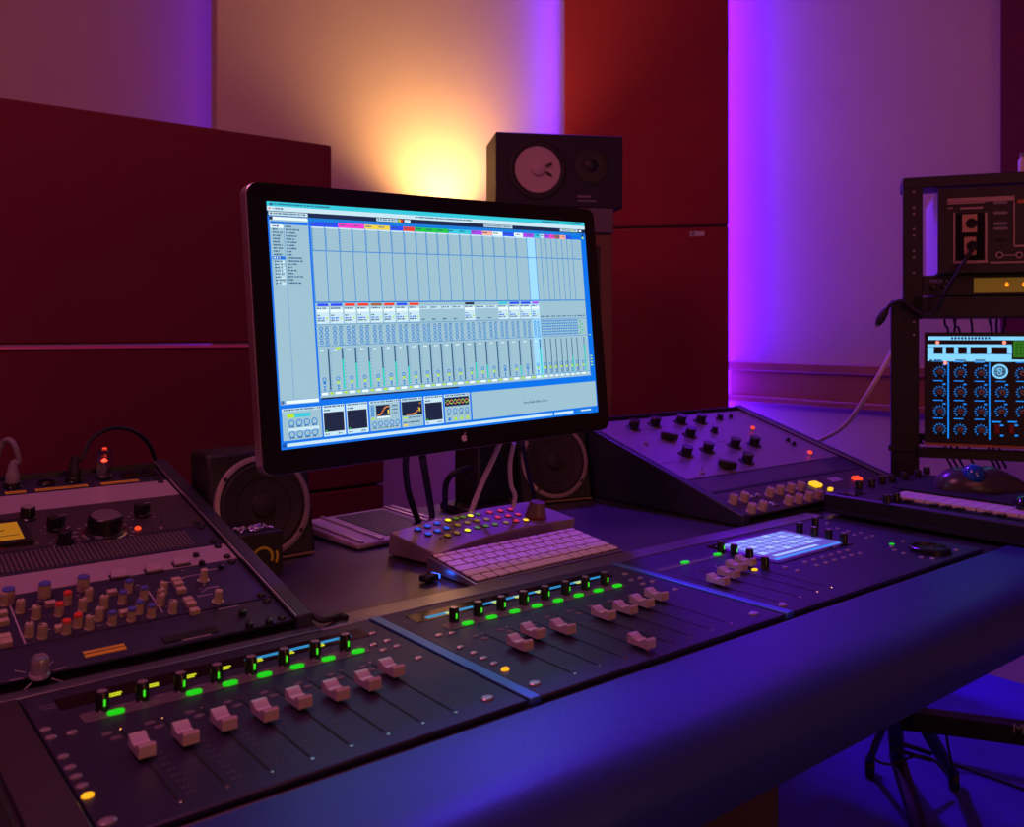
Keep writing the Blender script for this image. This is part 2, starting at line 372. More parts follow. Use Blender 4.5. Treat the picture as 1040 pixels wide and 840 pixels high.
# --- right surface with touchscreen
m3 = surface('control_surface', 'right black surface with four faders, lit touchscreen and jog wheel', .973, 1.500)
xs3 = [1.028, 1.063, 1.098, 1.133]
c3 = sorted([at(px, py, .790) for px, py in [(729, 588), (740, 581), (748, 574), (757, 569)]], key=lambda p: p.x)
print('CAP3', [(round(p.x, 3), round(p.y, 3)) for p in c3])
fader_bank(m3, [p.x for p in c3], [p.y for p in c3], None, s0=.690, s1=.850)
X3, Y3 = m3.location.x, m3.location.y
sl = at(664, 581); sr = at(730, 563)
part('button_shelf', MB().prism(rrect(.012, .165, sl.y - Y3 - .005, sl.y - Y3 + .005, .003), 0, .0006, XY), MATS['grey_shelf'], m3, loc=(0, 0, ZM - ZD))
for px, py in [(695.7, 572), (728.5, 564)]: inst('green_button', LZ, m3, loc(m3, at(px, py), .0006))
for px, py in [(732, 561), (745.5, 564), (761.4, 569), (777, 577.5)]:
    p = at(px, py); knob(m3, p.x - X3, p.y - Y3, px < 750)
for px, py in [(812, 541), (828, 535.5), (827, 545.5), (841.7, 548), (857, 552)]:
    p = at(px, py); knob(m3, p.x - X3, p.y - Y3, False)
q = lambda x, y: (730 + x / 6.118, 470 + y / 6.118)
for x, y in [(537, 621), (592, 606), (645, 590), (698, 575), (750, 560), (800, 547), (610, 640), (667, 625), (720, 608), (775, 594), (825, 578), (877, 566), (675, 378), (738, 410), (805, 427), (843, 450), (885, 438), (920, 467), (957, 457)]:
    inst('button', BT, m3, loc(m3, at(*q(x, y))))
q = lambda x, y: (800 + x / 5.2, 500 + y / 5.2)
for x, y in [(550, 290), (610, 262), (565, 308), (612, 325), (705, 346), (765, 353), (890, 308)]: inst('button', BT, m3, loc(m3, at(*q(x, y))))
inst('button', BTGs, m3, loc(m3, at(*q(550, 275))))
for px, py in [(797.4, 576.7), (810, 580)]: inst('button', BT, m3, loc(m3, at(px, py)))
inst('button', BTY, m3, loc(m3, at(766.4, 579))); inst('button', BTL, m3, loc(m3, at(795, 615)))
p = at(944, 560)
w = part('jog_wheel', MB().lathe((0, 0, 0), [(.031, 0), (.031, .007), (.029, .0085), (.026, .0085), (.025, .005), (.0, .004)], seg=48), M_knobB, m3, loc=loc(m3, p))
part('finger_dimple', MB().lathe((.017, .004, .0046), [(.0045, 0), (.004, .0008), (0, .0002)], seg=20), M_blackg, w)
# touchscreen
sx0, sx1, sy0, sy1 = 1.168, 1.356, .812, .930
ts = part('touchscreen', MB().prism(rrect(sx0 - .012 - X3, sx1 + .012 - X3, sy0 - .010 - Y3, sy1 + .010 - Y3, .004), 0, .0012, XY), M_blackg, m3, loc=(0, 0, ZM - ZD))
g = MB(); g.bb(sx0 - X3, sx1 - X3, sy0 - Y3, sy1 - Y3, .0012, .0014)
part('lit_screen', g, glow('touch_base', (.10, .07, .48), 1.1), ts)
g = MB()
for r in range(5):
    for c in range(8):
        w_ = (sx1 - sx0 - .02) / 8; h_ = .0135; xx = sx0 + .010 + c * w_; yy = sy0 + .034 + r * .0172
        g.bb(xx + .002 - X3, xx + w_ - .002 - X3, yy - Y3, yy + h_ - Y3, .0014, .0015, 0 if (r + c) % 3 else 1)
g.bb(sx0 + .004 - X3, sx1 - .004 - X3, sy0 + .004 - Y3, sy0 + .010 - Y3, .0014, .0015, 2)
g.bb(sx0 + .02 - X3, sx1 - .05 - X3, sy0 + .016 - Y3, sy0 + .024 - Y3, .0014, .0015, 1)
part('screen_tiles', g, [glow('tile_a', (.22, .30, .85), 1.1), glow('tile_b', (.32, .45, .95), 1.2), glow('tile_c', (.02, .28, .9), 1.1)], ts)
b = MB(); b.bb(.011, .05, .27, .272, 0, .0003); b.bb(.013, .05, .262, .264, 0, .0003)
for m in (m1, m2):
    part('printed_name', b, M_dim, m, loc=(0, 0, ZM - ZD))

# ================================================================== SLOPED BAYS
def bay_frame(O, th):
    O = Vector(O); a = Vector((0, math.cos(th), math.sin(th))); n = Vector((0, -math.sin(th), math.cos(th)))
    def f(px, py, h=0):
        P = hit(px, py, O + n * h, n) - O
        return P.x, P.dot(a)
    return O, a, n, f
thL = math.radians(12.76); thR = math.radians(17.25)
OL, aL, nL, fL = bay_frame((0, .984, .790), thL)
OR, aR, nR, fR = bay_frame((1.347, 1.013, .790), thR)
def housing(label, O, th, x0, x1, L, rail, y_start):
    t = thing('equipment_bay', label, 'equipment bay', (O.x, O.y, ZD))
    s, c = math.sin(th), math.cos(th); z0 = O.z - ZD; dz = -.007
    for a, b_ in ((x0, x0 + rail), (x1 - rail, x1)):
        poly = [(0 - .004, 0), (L * c, 0), (L * c, z0 + L * s + .008), (-.004, z0 + .006)]
        part('side_panel', MB().prism(poly, a, b_, YZ), M_rail, t, bev=.002)
    poly = [(.0, .001), (L * c - .012, .001), (L * c - .012, z0 + L * s - .035), (.0, z0 - .012 if z0 > .013 else .002)]
    part('inner_box', MB().prism(poly, x0 + rail + .001, x1 - rail - .001, YZ), M_matte, t)
    part('rear_cover', MB().bb(x0 + rail, x1 - rail, L * c - .011, L * c - .001, .0, z0 + L * s + .004), M_black, t, bev=.001)
    part('edge_strip', MB().bb(x1 - rail - .0015, x1 - rail + .0, 0, L, .003, .0065), M_alu, t, loc=(0, 0, z0), rot=(th, 0, 0))
    return t
hL = housing('black sloping equipment bay on the left of the desk, blue lit rail', OL, thL, -.03, .480, .552, .019, .984)
hR = housing('black sloping equipment bay on the right of the desk, dark side wall', OR, thR, -.001, .600, .480, .020, 1.013)
def unit(name, label, O, a, th, x0, x1, w0, w1, mats, depth=.022, h=.004, cat='audio unit', group=None):
    P = O + a * w0 + Vector((x0, 0, 0))
    t = thing(name, label, cat, P, rot=(th, 0, 0), group=group)
    dpt = min(depth, .010) if w0 < .03 else depth
    part('faceplate', MB().bb(0, x1 - x0, .0006, w1 - w0 - .0006, -.004, 0), mats, t, bev=.0008)
    return t
LX0, LX1 = -.006, .459
def lu(t, w0, px, py, h=0, F=None, x0=LX0):
    u, w = (F or fL)(px, py, h); return (u - x0, w - w0, 0)
# screws mesh for bays
BSC = MB().lathe((0, 0, 0), [(.0050, 0), (.0050, .0012), (.0036, .0030), (.0018, .0032), (0, .0022)], seg=14).mesh('rack_screw', M_knobB)
def rack_screws(t, h, x1, right_only=False):
    for yy in ([.008, h - .008] if h > .05 else [h / 2]):
        inst('rack_screw', BSC, t, (x1 - LX0 - .012, yy, 0))
# unit 1: patch strip
w0, w1 = .482, .540
u = unit('patch_panel', 'black connector strip with yellow tape labels at the back of the left bay', OL, aL, thL, LX0, LX1, w0, w1, M_plate)
for px, py in [(18, 505), (52, 499), (80, 496), (-20, 511)]:
    x, y, z = lu(u, w0, px, py)
    s = part('socket', MB().lathe((0, 0, 0), [(.0125, 0), (.0125, .002), (.0115, .003), (.0095, .003), (.0095, .0008), (0, .0008)], seg=28), M_blackg, u, loc=(x, .032, 0))
    part('contact', MB().bb(-.005, .005, -.002, .002, .0008, .0018), M_chrome, s)
for px, py in [(138, 490), (155, 487)]:
    x, y, z = lu(u, w0, px, py)
    s = part('square_socket', MB().bb(-.012, .012, -.012, .012, 0, .003), M_blackg, u, loc=(x, .034, 0), bev=.001)
    for dx in (-.008, .008): part('contact', MB().cyl((dx, .007, .003), .0018, .0008, seg=10), M_chrome, s)
for (a0, a1) in [((-30, 521), (2, 515)), ((11, 513), (32, 510)), ((42, 509), (94, 500)), ((109, 500), (146, 494))]:
    x0_, y0_, _ = lu(u, w0, *a0); x1_, y1_, _ = lu(u, w0, *a1)
    l = part('tape_label', MB().bb(x0_, x1_, .004, .0125, 0, .0005), M_label, u)
    g = MB(); xx = x0_ + .003
    while xx < x1_ - .004: g.bb(xx, xx + .002, .0065, .0085, .0005, .0007); xx += .0032
    part('handwriting', g, M_groove, l)
rack_screws(u, .058, LX1)
# unit 2: compressor with VU
w0, w1 = .297, .480; H = w1 - w0
u = unit('compressor', 'dark compressor with amber meter and one large black knob in the left bay', OL, aL, thL, LX0, LX1, w0, w1, mat('violet_black_plate', (.060, .045, .058), .42, .3, var=.1))
part('top_band', MB().bb(.001, LX1 - LX0 - .001, .118, H - .002, 0, .0008), M_pinkplate, u)
vu = part('meter', MB().bb(0, 1, 0, 1, 0, 1), M_black, u)
x1_, y0_, _ = lu(u, w0, 35, 553); _, y1_, _ = lu(u, w0, 24, 531)
vu.data = MB().bb(x1_ - .125, x1_, y0_, y1_ + .004, 0, .006).mesh('meter', M_black)
dl = part('dial', MB().bb(x1_ - .118, x1_ - .010, y0_ + .010, y1_ - .008, .006, .0065), glow('vu_amber', (.50, .17, .006), .75), vu)
g = MB(); g.bb(x1_ - .10, x1_ - .014, y0_ + .022, y0_ + .0232, .0065, .0068); g.box((x1_ - .05, y0_ + .030, .0068), (.05, .001, .0006), 0, Matrix.Rotation(.5, 3, 'Z'))
part('needle', g, M_groove, dl)
def bigknob(r, h, par, x, y, z=0, skirt=True, capm=None, mm=None, name='knob', ribs=20, capr=.86):
    b = MB(); pr = [(r * 1.22, 0), (r * 1.2, h * .10), (r, h * .18), (r * .94, h * .94), (r * .86, h), (0, h)] if skirt else [(r, 0), (r * .95, h * .9), (r * .86, h), (0, h)]
    b.lathe((0, 0, 0), pr, seg=36)
    for k in range(ribs):
        a = 2 * PI * k / ribs; b.box((r * .97 * math.cos(a), r * .97 * math.sin(a), h * .55), (r * .08, r * .09, h * .68), 0, Matrix.Rotation(a, 3, 'Z'))
    k = part(name, b, mm or M_knobB, par, loc=(x, y, z))
    if capm: part('cap', MB().lathe((0, 0, h - .0004), [(r * capr, 0), (r * (capr - .03), .001), (0, .0012)], seg=32), capm, k)
    return k
x, y, _ = lu(u, w0, 106, 541)
bigknob(.0215, .026, u, x, y, capm=mat('spun_grey_cap', (.30, .26, .30), .35, .7))
part('dial_ring', MB().lathe((0, 0, 0), [(.029, 0), (.029, .0012), (.0265, .0018), (0, .0018)], seg=40), M_chrome, u, loc=(x, y, 0))
g = MB()
for k in range(15):
    a = math.radians(-60 + k * 300 / 14 - 60); g.box((x + .036 * math.cos(a), y + .036 * math.sin(a), .0003), (.005, .0016, .0005), 0, Matrix.Rotation(a, 3, 'Z'))
part('dial_marks', g, M_mark, u)
def chickenhead(par, px, py, w0, rz, F=None, x0=LX0, s=1, mm=None):
    x, y, _ = lu(par, w0, px, py, 0, F, x0)
    b = MB(); b.lathe((0, 0, 0), [(.0105 * s, 0), (.0105 * s, .003 * s), (.009 * s, .005 * s), (0, .005 * s)], seg=24)
    b.prism([(-.010 * s, -.0055 * s), (.004 * s, -.006 * s), (.012 * s, 0), (.004 * s, .006 * s), (-.010 * s, .0055 * s)], .004 * s, .018 * s, XY)
    k = part('pointer_knob', b, mm or M_knobB, par, loc=(x, y, 0), rz=rz, bev=.0006)
    part('pointer_line', MB().bb(.002 * s, .0115 * s, -.0005, .0005, .018 * s, .0184 * s), M_mark, k); return k
chickenhead(u, 57, 538, w0, .3, s=1.05); chickenhead(u, 66, 551, w0, 1.0); chickenhead(u, 144, 524, w0, .2)
x, y, _ = lu(u, w0, 28, 527); kk = bigknob(.0092, .018, u, x, y, capm=M_silver)
x, y, _ = lu(u, w0, 140, 537); part('red_lamp', MB().lathe((0, 0, 0), [(.0042, 0), (.004, .002), (.002, .0035), (0, .004)], seg=18), glow('red', (1, .05, .01), 1.6), u, loc=(x, y, 0))
def toggle(par, x, y, h=.014, tilt=0):
    t = part('toggle_switch', MB().lathe((0, 0, 0), [(.0065, 0), (.0065, .0015), (.0045, .003), (0, .003)], seg=6), M_chrome, par, loc=(x, y, 0))
    part('lever', MB().tube([(0, 0, .002), (0, math.sin(tilt) * h, h)], [.0012, .0021]), M_chrome, t); return t
x, y, _ = lu(u, w0, 163, 536); toggle(u, x, y, .024)
tr = lu(u, w0, 0, 561); g = MB(); g.bb(.185 + .006, .205 + .006, .008, .022, 0, .0006); part('red_badge', g, M_redp, u)
g = MB(); g.bb(.222, .250, .010, .0115, 0, .0004)
for px, py in [(57, 538), (66, 551), (144, 524)]:
    xx, yy, _ = lu(u, w0, px, py)
    for k in range(7): a = math.radians(-30 + 40 * k); g.box((xx + .017 * math.cos(a), yy + .017 * math.sin(a), .0003), (.003, .0012, .0004), 0, Matrix.Rotation(a, 3, 'Z'))
part('printed_marks', g, M_mark, u)
rack_screws(u, H, LX1)
# valve on top of patch panel
xt, yt, _ = lu(u, 0, 110, 491, 0, None, 0)
Pt = OL + aL * .516 + Vector((xt, 0, 0))
tb = thing('glowing_valve', 'small glass valve glowing red, standing between two black cables', 'valve', Pt, rot=(thL * .4, 0, 0))
part('base', MB().lathe((0, 0, 0), [(.0125, 0), (.0125, .003), (.0095, .006), (0, .006)], seg=24), M_black, tb)
part('glass_tube', MB().lathe((0, 0, .006), [(.0100, 0), (.0100, .033), (.0085, .038), (.0045, .041), (0, .0415)], seg=24), mat('valve_glass', (.9, .85, .85), .03, trans=1, ior=1.45), tb)
part('electrode', MB().lathe((0, 0, .007), [(.0035, 0), (.0035, .018), (0, .018)], seg=14), M_grey, tb)
part('filament', MB().lathe((0, 0, .0255), [(.001, 0), (.0034, .0015), (.001, .005), (0, .005)], seg=12), glow('filament', (1, .04, .02), 5), tb)
# unit 3: vent panel
w0, w1 = .230, .296
u = unit('vent_panel', 'black perforated vent panel between compressor and pale strip in left bay', OL, aL, thL, LX0, LX1, w0, w1, M_plate, cat='vent panel')
part('mesh_insert', MB().bb(.02, .428, .006, .058, 0, .0006), M_mesh, u); rack_screws(u, .066, LX1)
# unit 4: pale unit
w0, w1 = .179, .229; H = w1 - w0
u = unit('preamp', 'pale grey preamp with blue capped knobs below the left vent panel', OL, aL, thL, LX0, LX1, w0, w1, M_pinkplate)
for px, py in [(8, 612), (45, 606), (84, 599), (-30, 618)]:
    x, y, _ = lu(u, w0, px, py); bigknob(.0068, .0165, u, x, y, skirt=False, capm=M_capblue, mm=M_beige, ribs=12, capr=.98)
for px, py in [(121, 586), (156, 580), (184, 573)]:
    x, y, _ = lu(u, w0, px, py); s = part('rocker_switch', MB().bb(-.011, .011, -.007, .007, 0, .001), M_black, u, loc=(x, y, 0))
    part('rocker', MB().prism([(-.0055, .001), (.0055, .001), (.0055, .009), (-.0055, .004)], -.0095, .0095, YZ), M_pinkplate, s, bev=.0005)
for px, py in [(199, 565), (205, 573), (224, 577)]:
    x, y, _ = lu(u, w0, px, py); part('black_button', MB().lathe((0, 0, 0), [(.0042, 0), (.004, .004), (0, .005)], seg=16), M_knobB, u, loc=(x, y, 0))
rack_screws(u, H, LX1)
# unit 5: channel strip with many knobs
w0, w1 = .064, .178; H = w1 - w0
u = unit('equaliser', 'black equaliser crowded with beige knobs, red and blue capped, in left bay', OL, aL, thL, LX0, LX1, w0, w1, M_plate)
KB = {}
def beige(par, x, y, cap=None, r=.0047, h=.0150, tilt=0):
    key = (cap.name if cap else None, r)
    if key not in KB:
        b = MB(); b.lathe((0, 0, 0), [(r * 1.12, 0), (r * 1.12, .0015), (r, .002), (r * .88, h - .001), (r * .8, h), (0, h)], seg=20)
        for k in range(9): a = 2 * PI * k / 9; b.box((r * .95 * math.cos(a), r * .95 * math.sin(a), h * .55), (r * .14, r * .2, h * .7), 0, Matrix.Rotation(a, 3, 'Z'))
        c = MB().lathe((0, 0, h - .003), [(r * .97, 0), (r * .94, .0028), (r * .8, .0036), (0, .0038)], seg=18).mesh('cap', cap or M_beige)
        KB[key] = (b.mesh('knob', M_beige), c, MB().bb(-.0004, .0004, 0, r * .8, h, h + .0010).mesh('pointer_line', M_groove))
    k = inst('knob', KB[key][0], par, (x, y, 0))
    if cap: inst('cap', KB[key][1], k)
    else: inst('pointer_line', KB[key][2], k, rz=random.uniform(-2, 2))
    return k
q = lambda x, y: (x / 6.4625, 560 + y / 6.4625)
knb = [(132, 400, 0), (235, 440, 0), (190, 555, 0), (297, 610, 0), (441, 345, 'r'), (387, 420, 'r'), (508, 495, 'r'), (453, 575, 'r'), (580, 320, 0), (540, 390, 0), (680, 370, 0), (650, 450, 0), (605, 545, 0), (843, 265, 'b'), (803, 340, 'b'), (757, 515, 'b'), (883, 490, 'b'), (942, 310, 'b'), (912, 405, 'b'), (1012, 460, 'b'), (1052, 320, 0), (-60, 520, 0), (-90, 440, 0), (30, 350, 0)]
q2 = lambda x, y: (150 + x / 6.118, 570 + y / 6.118)
for x, y, c in knb:
    ux, uy, _ = lu(u, w0, *q(x, y)); uy = max(.008, min(H - .008, uy))
    beige(u, ux, uy, {0: None, 'r': M_capred, 'b': M_capblue}[c])
for x, y in [(95, 200), (80, 275), (172, 345)]:
    ux, uy, _ = lu(u, w0, *q2(x, y)); beige(u, ux, max(.008, min(H - .008, uy)))
SB = MB().bb(-.0052, .0052, -.0042, .0042, 0, .0055).mesh('square_button', M_beige)
for x, y in [(175, 132), (190, 155), (207, 192), (250, 255), (268, 280), (290, 325)]:
    ux, uy, _ = lu(u, w0, *q2(x, y)); inst('square_button', SB, u, (ux, uy, 0))
for x, y in [(330, 360), (395, 520), (735, 285), (815, 420), (30, 580), (40, 610), (55, 665), (10, 425), (20, 480)]:
    ux, uy, _ = lu(u, w0, *q(x, y)); inst('square_button', SB, u, (ux, max(.006, uy), 0))
def silverknob(par, x, y, r=.005, h=.017):
    k = part('silver_knob', MB().lathe((0, 0, 0), [(.0065, 0), (.0065, .002), (r, .003), (r, h * .4), (r * .85, h), (0, h)], seg=20), M_beige, par, loc=(x, y, 0))
    part('collar', MB().lathe((0, 0, 0), [(.0075, 0), (.0072, .003), (0, .003)], seg=20), M_chrome, k)
for x, y in [(345, 130), (435, 262)]:
    ux, uy, _ = lu(u, w0, *q2(x, y)); silverknob(u, ux, uy)
g = MB()
for i in range(26):
    xx = .19 + random.random() * .21; yy = .006 + random.random() * (H - .014); g.bb(xx, xx + .004, yy, yy + .0012, 0, .0004)
for a0, a1 in [((230, 100), (320, 82)), ((360, 62), (450, 40)), ((310, 222), (405, 205)), ((440, 302), (560, 275)), ((360, 172), (440, 155))]:
    x0_, y0_, _ = lu(u, w0, *q2(*a0)); x1_, y1_, _ = lu(u, w0, *q2(*a1)); g.bb(x0_, x1_, y0_, y0_ + .0014, 0, .0004)
x0_, y0_, _ = lu(u, w0, 11, 620); g.bb(x0_, x0_ + .0016, .002, H - .006, 0, .0004); g.bb(.335, .3366, .012, .07, 0, .0004)
part('printed_marks', g, M_mark, u)
rack_screws(u, H, LX1)
# knob dial dots on the equaliser face
g = MB()
for x, y, c in knb[:22]:
    ux, uy, _ = lu(u, w0, *q(x, y)); uy = max(.008, min(H - .008, uy))
    for k in range(9):
        a = math.radians(-60 + 37 * k); yy = uy + .0085 * math.sin(a)
        if .002 < yy < H - .003: g.box((ux + .0085 * math.cos(a), yy, .0003), (.0016, .0010, .0004), 0, Matrix.Rotation(a, 3, 'Z'))
part('dial_dots', g, M_dim, u)
# unit 6: bottom blank
w0, w1 = .003, .063
u = unit('headphone_amplifier', 'black bottom strip of the left bay with one chromed knob and drawer slot', OL, aL, thL, LX0, LX1, w0, w1, M_plate)
x, y, _ = lu(u, w0, 40, 686); k = bigknob(.0082, .020, u, x, y, capm=M_chrome, mm=M_silver, ribs=14)
g = MB()
for a in (0.2, .9, 2.4, 3.1, 4.0, 5.4): g.box((x + .020 * math.cos(a), y + .020 * math.sin(a), .0003), (.012, .0008, .0004), 0, Matrix.Rotation(a, 3, 'Z'))
part('printed_marks', g, M_mark, u)
x0_, y0_, _ = lu(u, w0, 86, 667); x1_, _, _ = lu(u, w0, 128, 658)
l = part('name_plate', MB().bb(x0_, x1_, y0_ - .003, y0_ + .009, 0, .0008), M_label, u); part('dark_line', MB().bb(x0_, x1_, y0_ + .003, y0_ + .0042, .0008, .001), M_groove, l)
x0_, y0_, _ = lu(u, w0, 166, 652); x1_, _, _ = lu(u, w0, 221, 640)
l = part('drawer_slot', MB().bb(x0_, x1_, y0_ - .004, y0_ + .008, 0, .0012), M_groove, u); part('lip', MB().bb(x0_ + .018, x1_ - .01, y0_ - .0065, y0_ - .0052, 0, .001), M_mark, l)
for px, py in [(246, 625), (253, 637), (273, 634)]:
    x, y, _ = lu(u, w0, px, py); part('black_button', MB().lathe((0, 0, 0), [(.0046, 0), (.0044, .006), (0, .007)], seg=16), M_knobB, u, loc=(x, min(y, .052), 0))
rack_screws(u, .06, LX1)

# ---------------- right bay units
RX1 = .578
def ru(w0, px, py, x0=.021): xx, ww = fR(px, py); return xx - x0, ww - w0
w0, w1 = .163, .464; H = w1 - w0
OX = OR
u = unit('dual_compressor', 'broad steel-faced dual compressor with flanged black knobs in the right bay', OR, aR, thR, .021, RX1, w0, w1, mat('lilac_steel_plate', (.34, .25, .36), .36, .6, var=.1))
def flange(par, px, py, s=1.0):
    x, y = ru(w0, px, py); b = MB()
    b.lathe((0, 0, 0), [(.0185 * s, 0), (.018 * s, .0012), (.0105 * s, .0035), (.0095 * s, .008), (.0125 * s, .0165), (.0135 * s, .018), (.0125 * s, .0195), (0, .0195)], seg=28)
    for k in range(16): a = 2 * PI * k / 16; b.box((.0105 * s * math.cos(a), .0105 * s * math.sin(a), .010), (.002, .0016, .010), 0, Matrix.Rotation(a, 3, 'Z'))
    k = part('flanged_knob', b, M_knobB, par, loc=(x, y, 0)); a = random.uniform(0, 6)
    part('pointer_line', MB().box((.016 * s * math.cos(a), .016 * s * math.sin(a), .0016), (.005, .0008, .0004), 0, Matrix.Rotation(a, 3, 'Z')), M_white, k); return k
q = lambda x, y: (620 + x / 6.4625, 400 + y / 6.4625)
for x, y in [(150, 225), (288, 205), (460, 190), (590, 185), (520, 275), (495, 400), (635, 375), (812, 345), (940, 335), (893, 445)]: flange(u, *q(x, y))
for x, y, r in [(380, 300, -.52), (760, 485, -.52)]:
    xx, yy = ru(w0, *q(x, y)); k = part('bar_knob', MB().box((0, 0, .009), (.040, .013, .014)), M_knobB, u, loc=(xx, yy, 0), rz=-.62, bev=.002)
    part('pointer_line', MB().bb(.008, .019, -.0005, .0005, .016, .0163), M_mark, k)
    part('hub', MB().cyl((0, 0, 0), .012, .003), M_knobB, k)
for x, y in [(232, 335), (600, 520), (715, 165), (680, 250)]:
    xx, yy = ru(w0, *q(x, y))
    if x < 650: toggle(u, xx, yy, .012, .2)
    else: part('small_knob', MB().lathe((0, 0, 0), [(.010, 0), (.010, .002), (.007, .003), (.0075, .012), (0, .013)], seg=20), M_knobB, u, loc=(xx, yy, 0))
for px, py in [(842 - 78, 437), (822, 462)]:
    xx, yy = ru(w0, px, py); l = part('lamp_holder', MB().lathe((0, 0, 0), [(.0065, 0), (.0065, .004), (.005, .005), (0, .005)], seg=18), M_chrome, u, loc=(xx, yy, 0))
    part('red_lamp', MB().lathe((0, 0, .005), [(.0052, 0), (.005, .003), (.003, .005), (0, .0056)], seg=18), glow('red', (1, .05, .01), 1.6), l)
for px, py in [(742, 424), (800, 448), (806, 452)]:
    xx, yy = ru(w0, px, py); xx = min(xx, .535); part('small_knob', MB().lathe((0, 0, 0), [(.006, 0), (.006, .002), (.004, .003), (.004, .008), (0, .009)], seg=16), M_knobB, u, loc=(xx, yy, 0))
g = MB(); 
for a, b_ in [((285, 465), (430, 440)), ((0, 270), (60, 262)), ((700, 318), (760, 312))]:
    x0_, y0_ = ru(w0, *q(*a)); x1_, _ = ru(w0, *q(*b_)); g.bb(x0_, x1_, y0_, y0_ + .0012, 0, .0004)
part('printed_marks', g, M_dim, u)
w0, w1 = .098, .162
u = unit('vent_panel', 'dark perforated vent panel between steel compressor and beige knobs in right bay', OR, aR, thR, .021, RX1, w0, w1, M_plate, cat='vent panel')
part('mesh_insert', MB().bb(.012, .46, .006, .058, 0, .0006), M_mesh, u)
w0, w1 = .003, .097
u = unit('line_mixer', 'low unit with two rows of beige knobs and amber lamp, right bay front', OR, aR, thR, .021, RX1, w0, w1, mat('violet_black_plate', (.06, .045, .058), .42, .3))
q = lambda x, y: (730 + x / 6.118, 470 + y / 6.118)
for x, y in [(85, 250), (155, 235), (200, 305), (268, 290), (312, 205), (375, 190), (440, 178), (503, 168), (428, 255), (490, 245), (555, 230), (612, 220)]:
    xx, yy = ru(w0, *q(x, y)); beige(u, xx, yy, r=.0085, h=.017)
for x, y in [(215, 215), (245, 205), (345, 265), (330, 255)]:
    xx, yy = ru(w0, *q(x, y)); toggle(u, xx, yy, .010, .3)
def lampb(px, py, m, sx=.014, sy=.008):
    xx, yy = ru(w0, px, py); part('lit_button', MB().prism(rrect(-sx, sx, -sy, sy, .004), 0, .005, XY), m, u, loc=(xx, yy, 0))
lampb(828, 493, glow('amber_lamp', (1, .50, .01), 1.3), .013, .010)
lampb(843, 498, glow('amber_lamp', (1, .50, .01), 1.3), .007, .004)
lampb(870, 487, glow('red', (1, .05, .01), 1.2), .012, .008)
xx, yy = ru(w0, 850, 488); part('pale_window', MB().bb(xx - .02, xx + .02, yy - .004, yy + .014, 0, .0006), M_pinkplate, u)

# ================================================================== DISPLAY
PM = Vector((.79848, 1.14368, 1.14917)); yaw, pit, rol = .015, .07493, .02953
r_ = Vector((math.cos(yaw), math.sin(yaw), 0)); b_ = Vector((-math.sin(yaw), math.cos(yaw), 0)); u_ = math.cos(pit) * UP + math.sin(pit) * b_
r2 = math.cos(rol) * r_ + math.sin(rol) * u_; u2 = -math.sin(rol) * r_ + math.cos(rol) * u_; n2 = r2.cross(u2)  # points toward viewer?
n2 = -r2.cross(u2)
MX = Matrix((r2, n2, u2)).transposed().to_euler()   # local x right, y back, z up
mon = thing('computer_monitor', 'large flat computer screen showing music software above the desk', 'monitor', (1.09, 1.45, ZD))
sc = bpy.data.objects.new('screen_housing', None)
W, Hs = .597, .336; bx = .0268; bt = .026; bb_ = .033
poly = rrect(-W / 2 - bx, W / 2 + bx, -Hs / 2 - bb_, Hs / 2 + bt, .017, 7)
hs = part('housing', MB().prism(poly, .003, .024, XZ), M_alu, mon, bev=.002)
hs.location = PM - mon.location; hs.rotation_euler = MX
pb = rrect(-W / 2 - bx + .05, W / 2 + bx - .05, -Hs / 2 - bb_ + .04, Hs / 2 + bt - .04, .03, 5)
part('rear_bulge', MB().prism(pb, .024, .042, XZ), M_alu, hs, bev=.008)
poly2 = rrect(-W / 2 - bx + .001, W / 2 + bx - .001, -Hs / 2 - bb_ + .001, Hs / 2 + bt - .001, .016, 7)
part('glass_bezel', MB().prism(poly2, -.001, .003, XZ), M_blackg, hs)
# logo (fruit outline with a bite and a leaf)
def logo():
    P = []
    for k in range(40):
        t = 2 * PI * k / 40 + PI / 2; x = math.sin(t) * .0052; z = math.cos(t) * .0054
        r = 1 - .16 * math.exp(-((math.atan2(x, z)) / .35) ** 2) - .10 * math.exp(-((abs(math.atan2(x, z)) - PI) / .30) ** 2)
        x *= r; z *= r
        dx, dz = x - .0072, z - .0006; d = math.hypot(dx, dz)
        if d < .0034: x, z = .0072 + dx / d * .0034, .0006 + dz / d * .0034
        P.append((x, z))
    b = MB(); b.prism(P, -.0017, -.001, XZ)
    b.prism([(.0002, .0056), (.0010, .0078), (.0030, .0088), (.0026, .0068)], -.0017, -.001, XZ); return b
lg = part('logo', logo(), M_white, hs); lg.location = (.004, 0, -Hs / 2 - bb_ / 2 + .001)
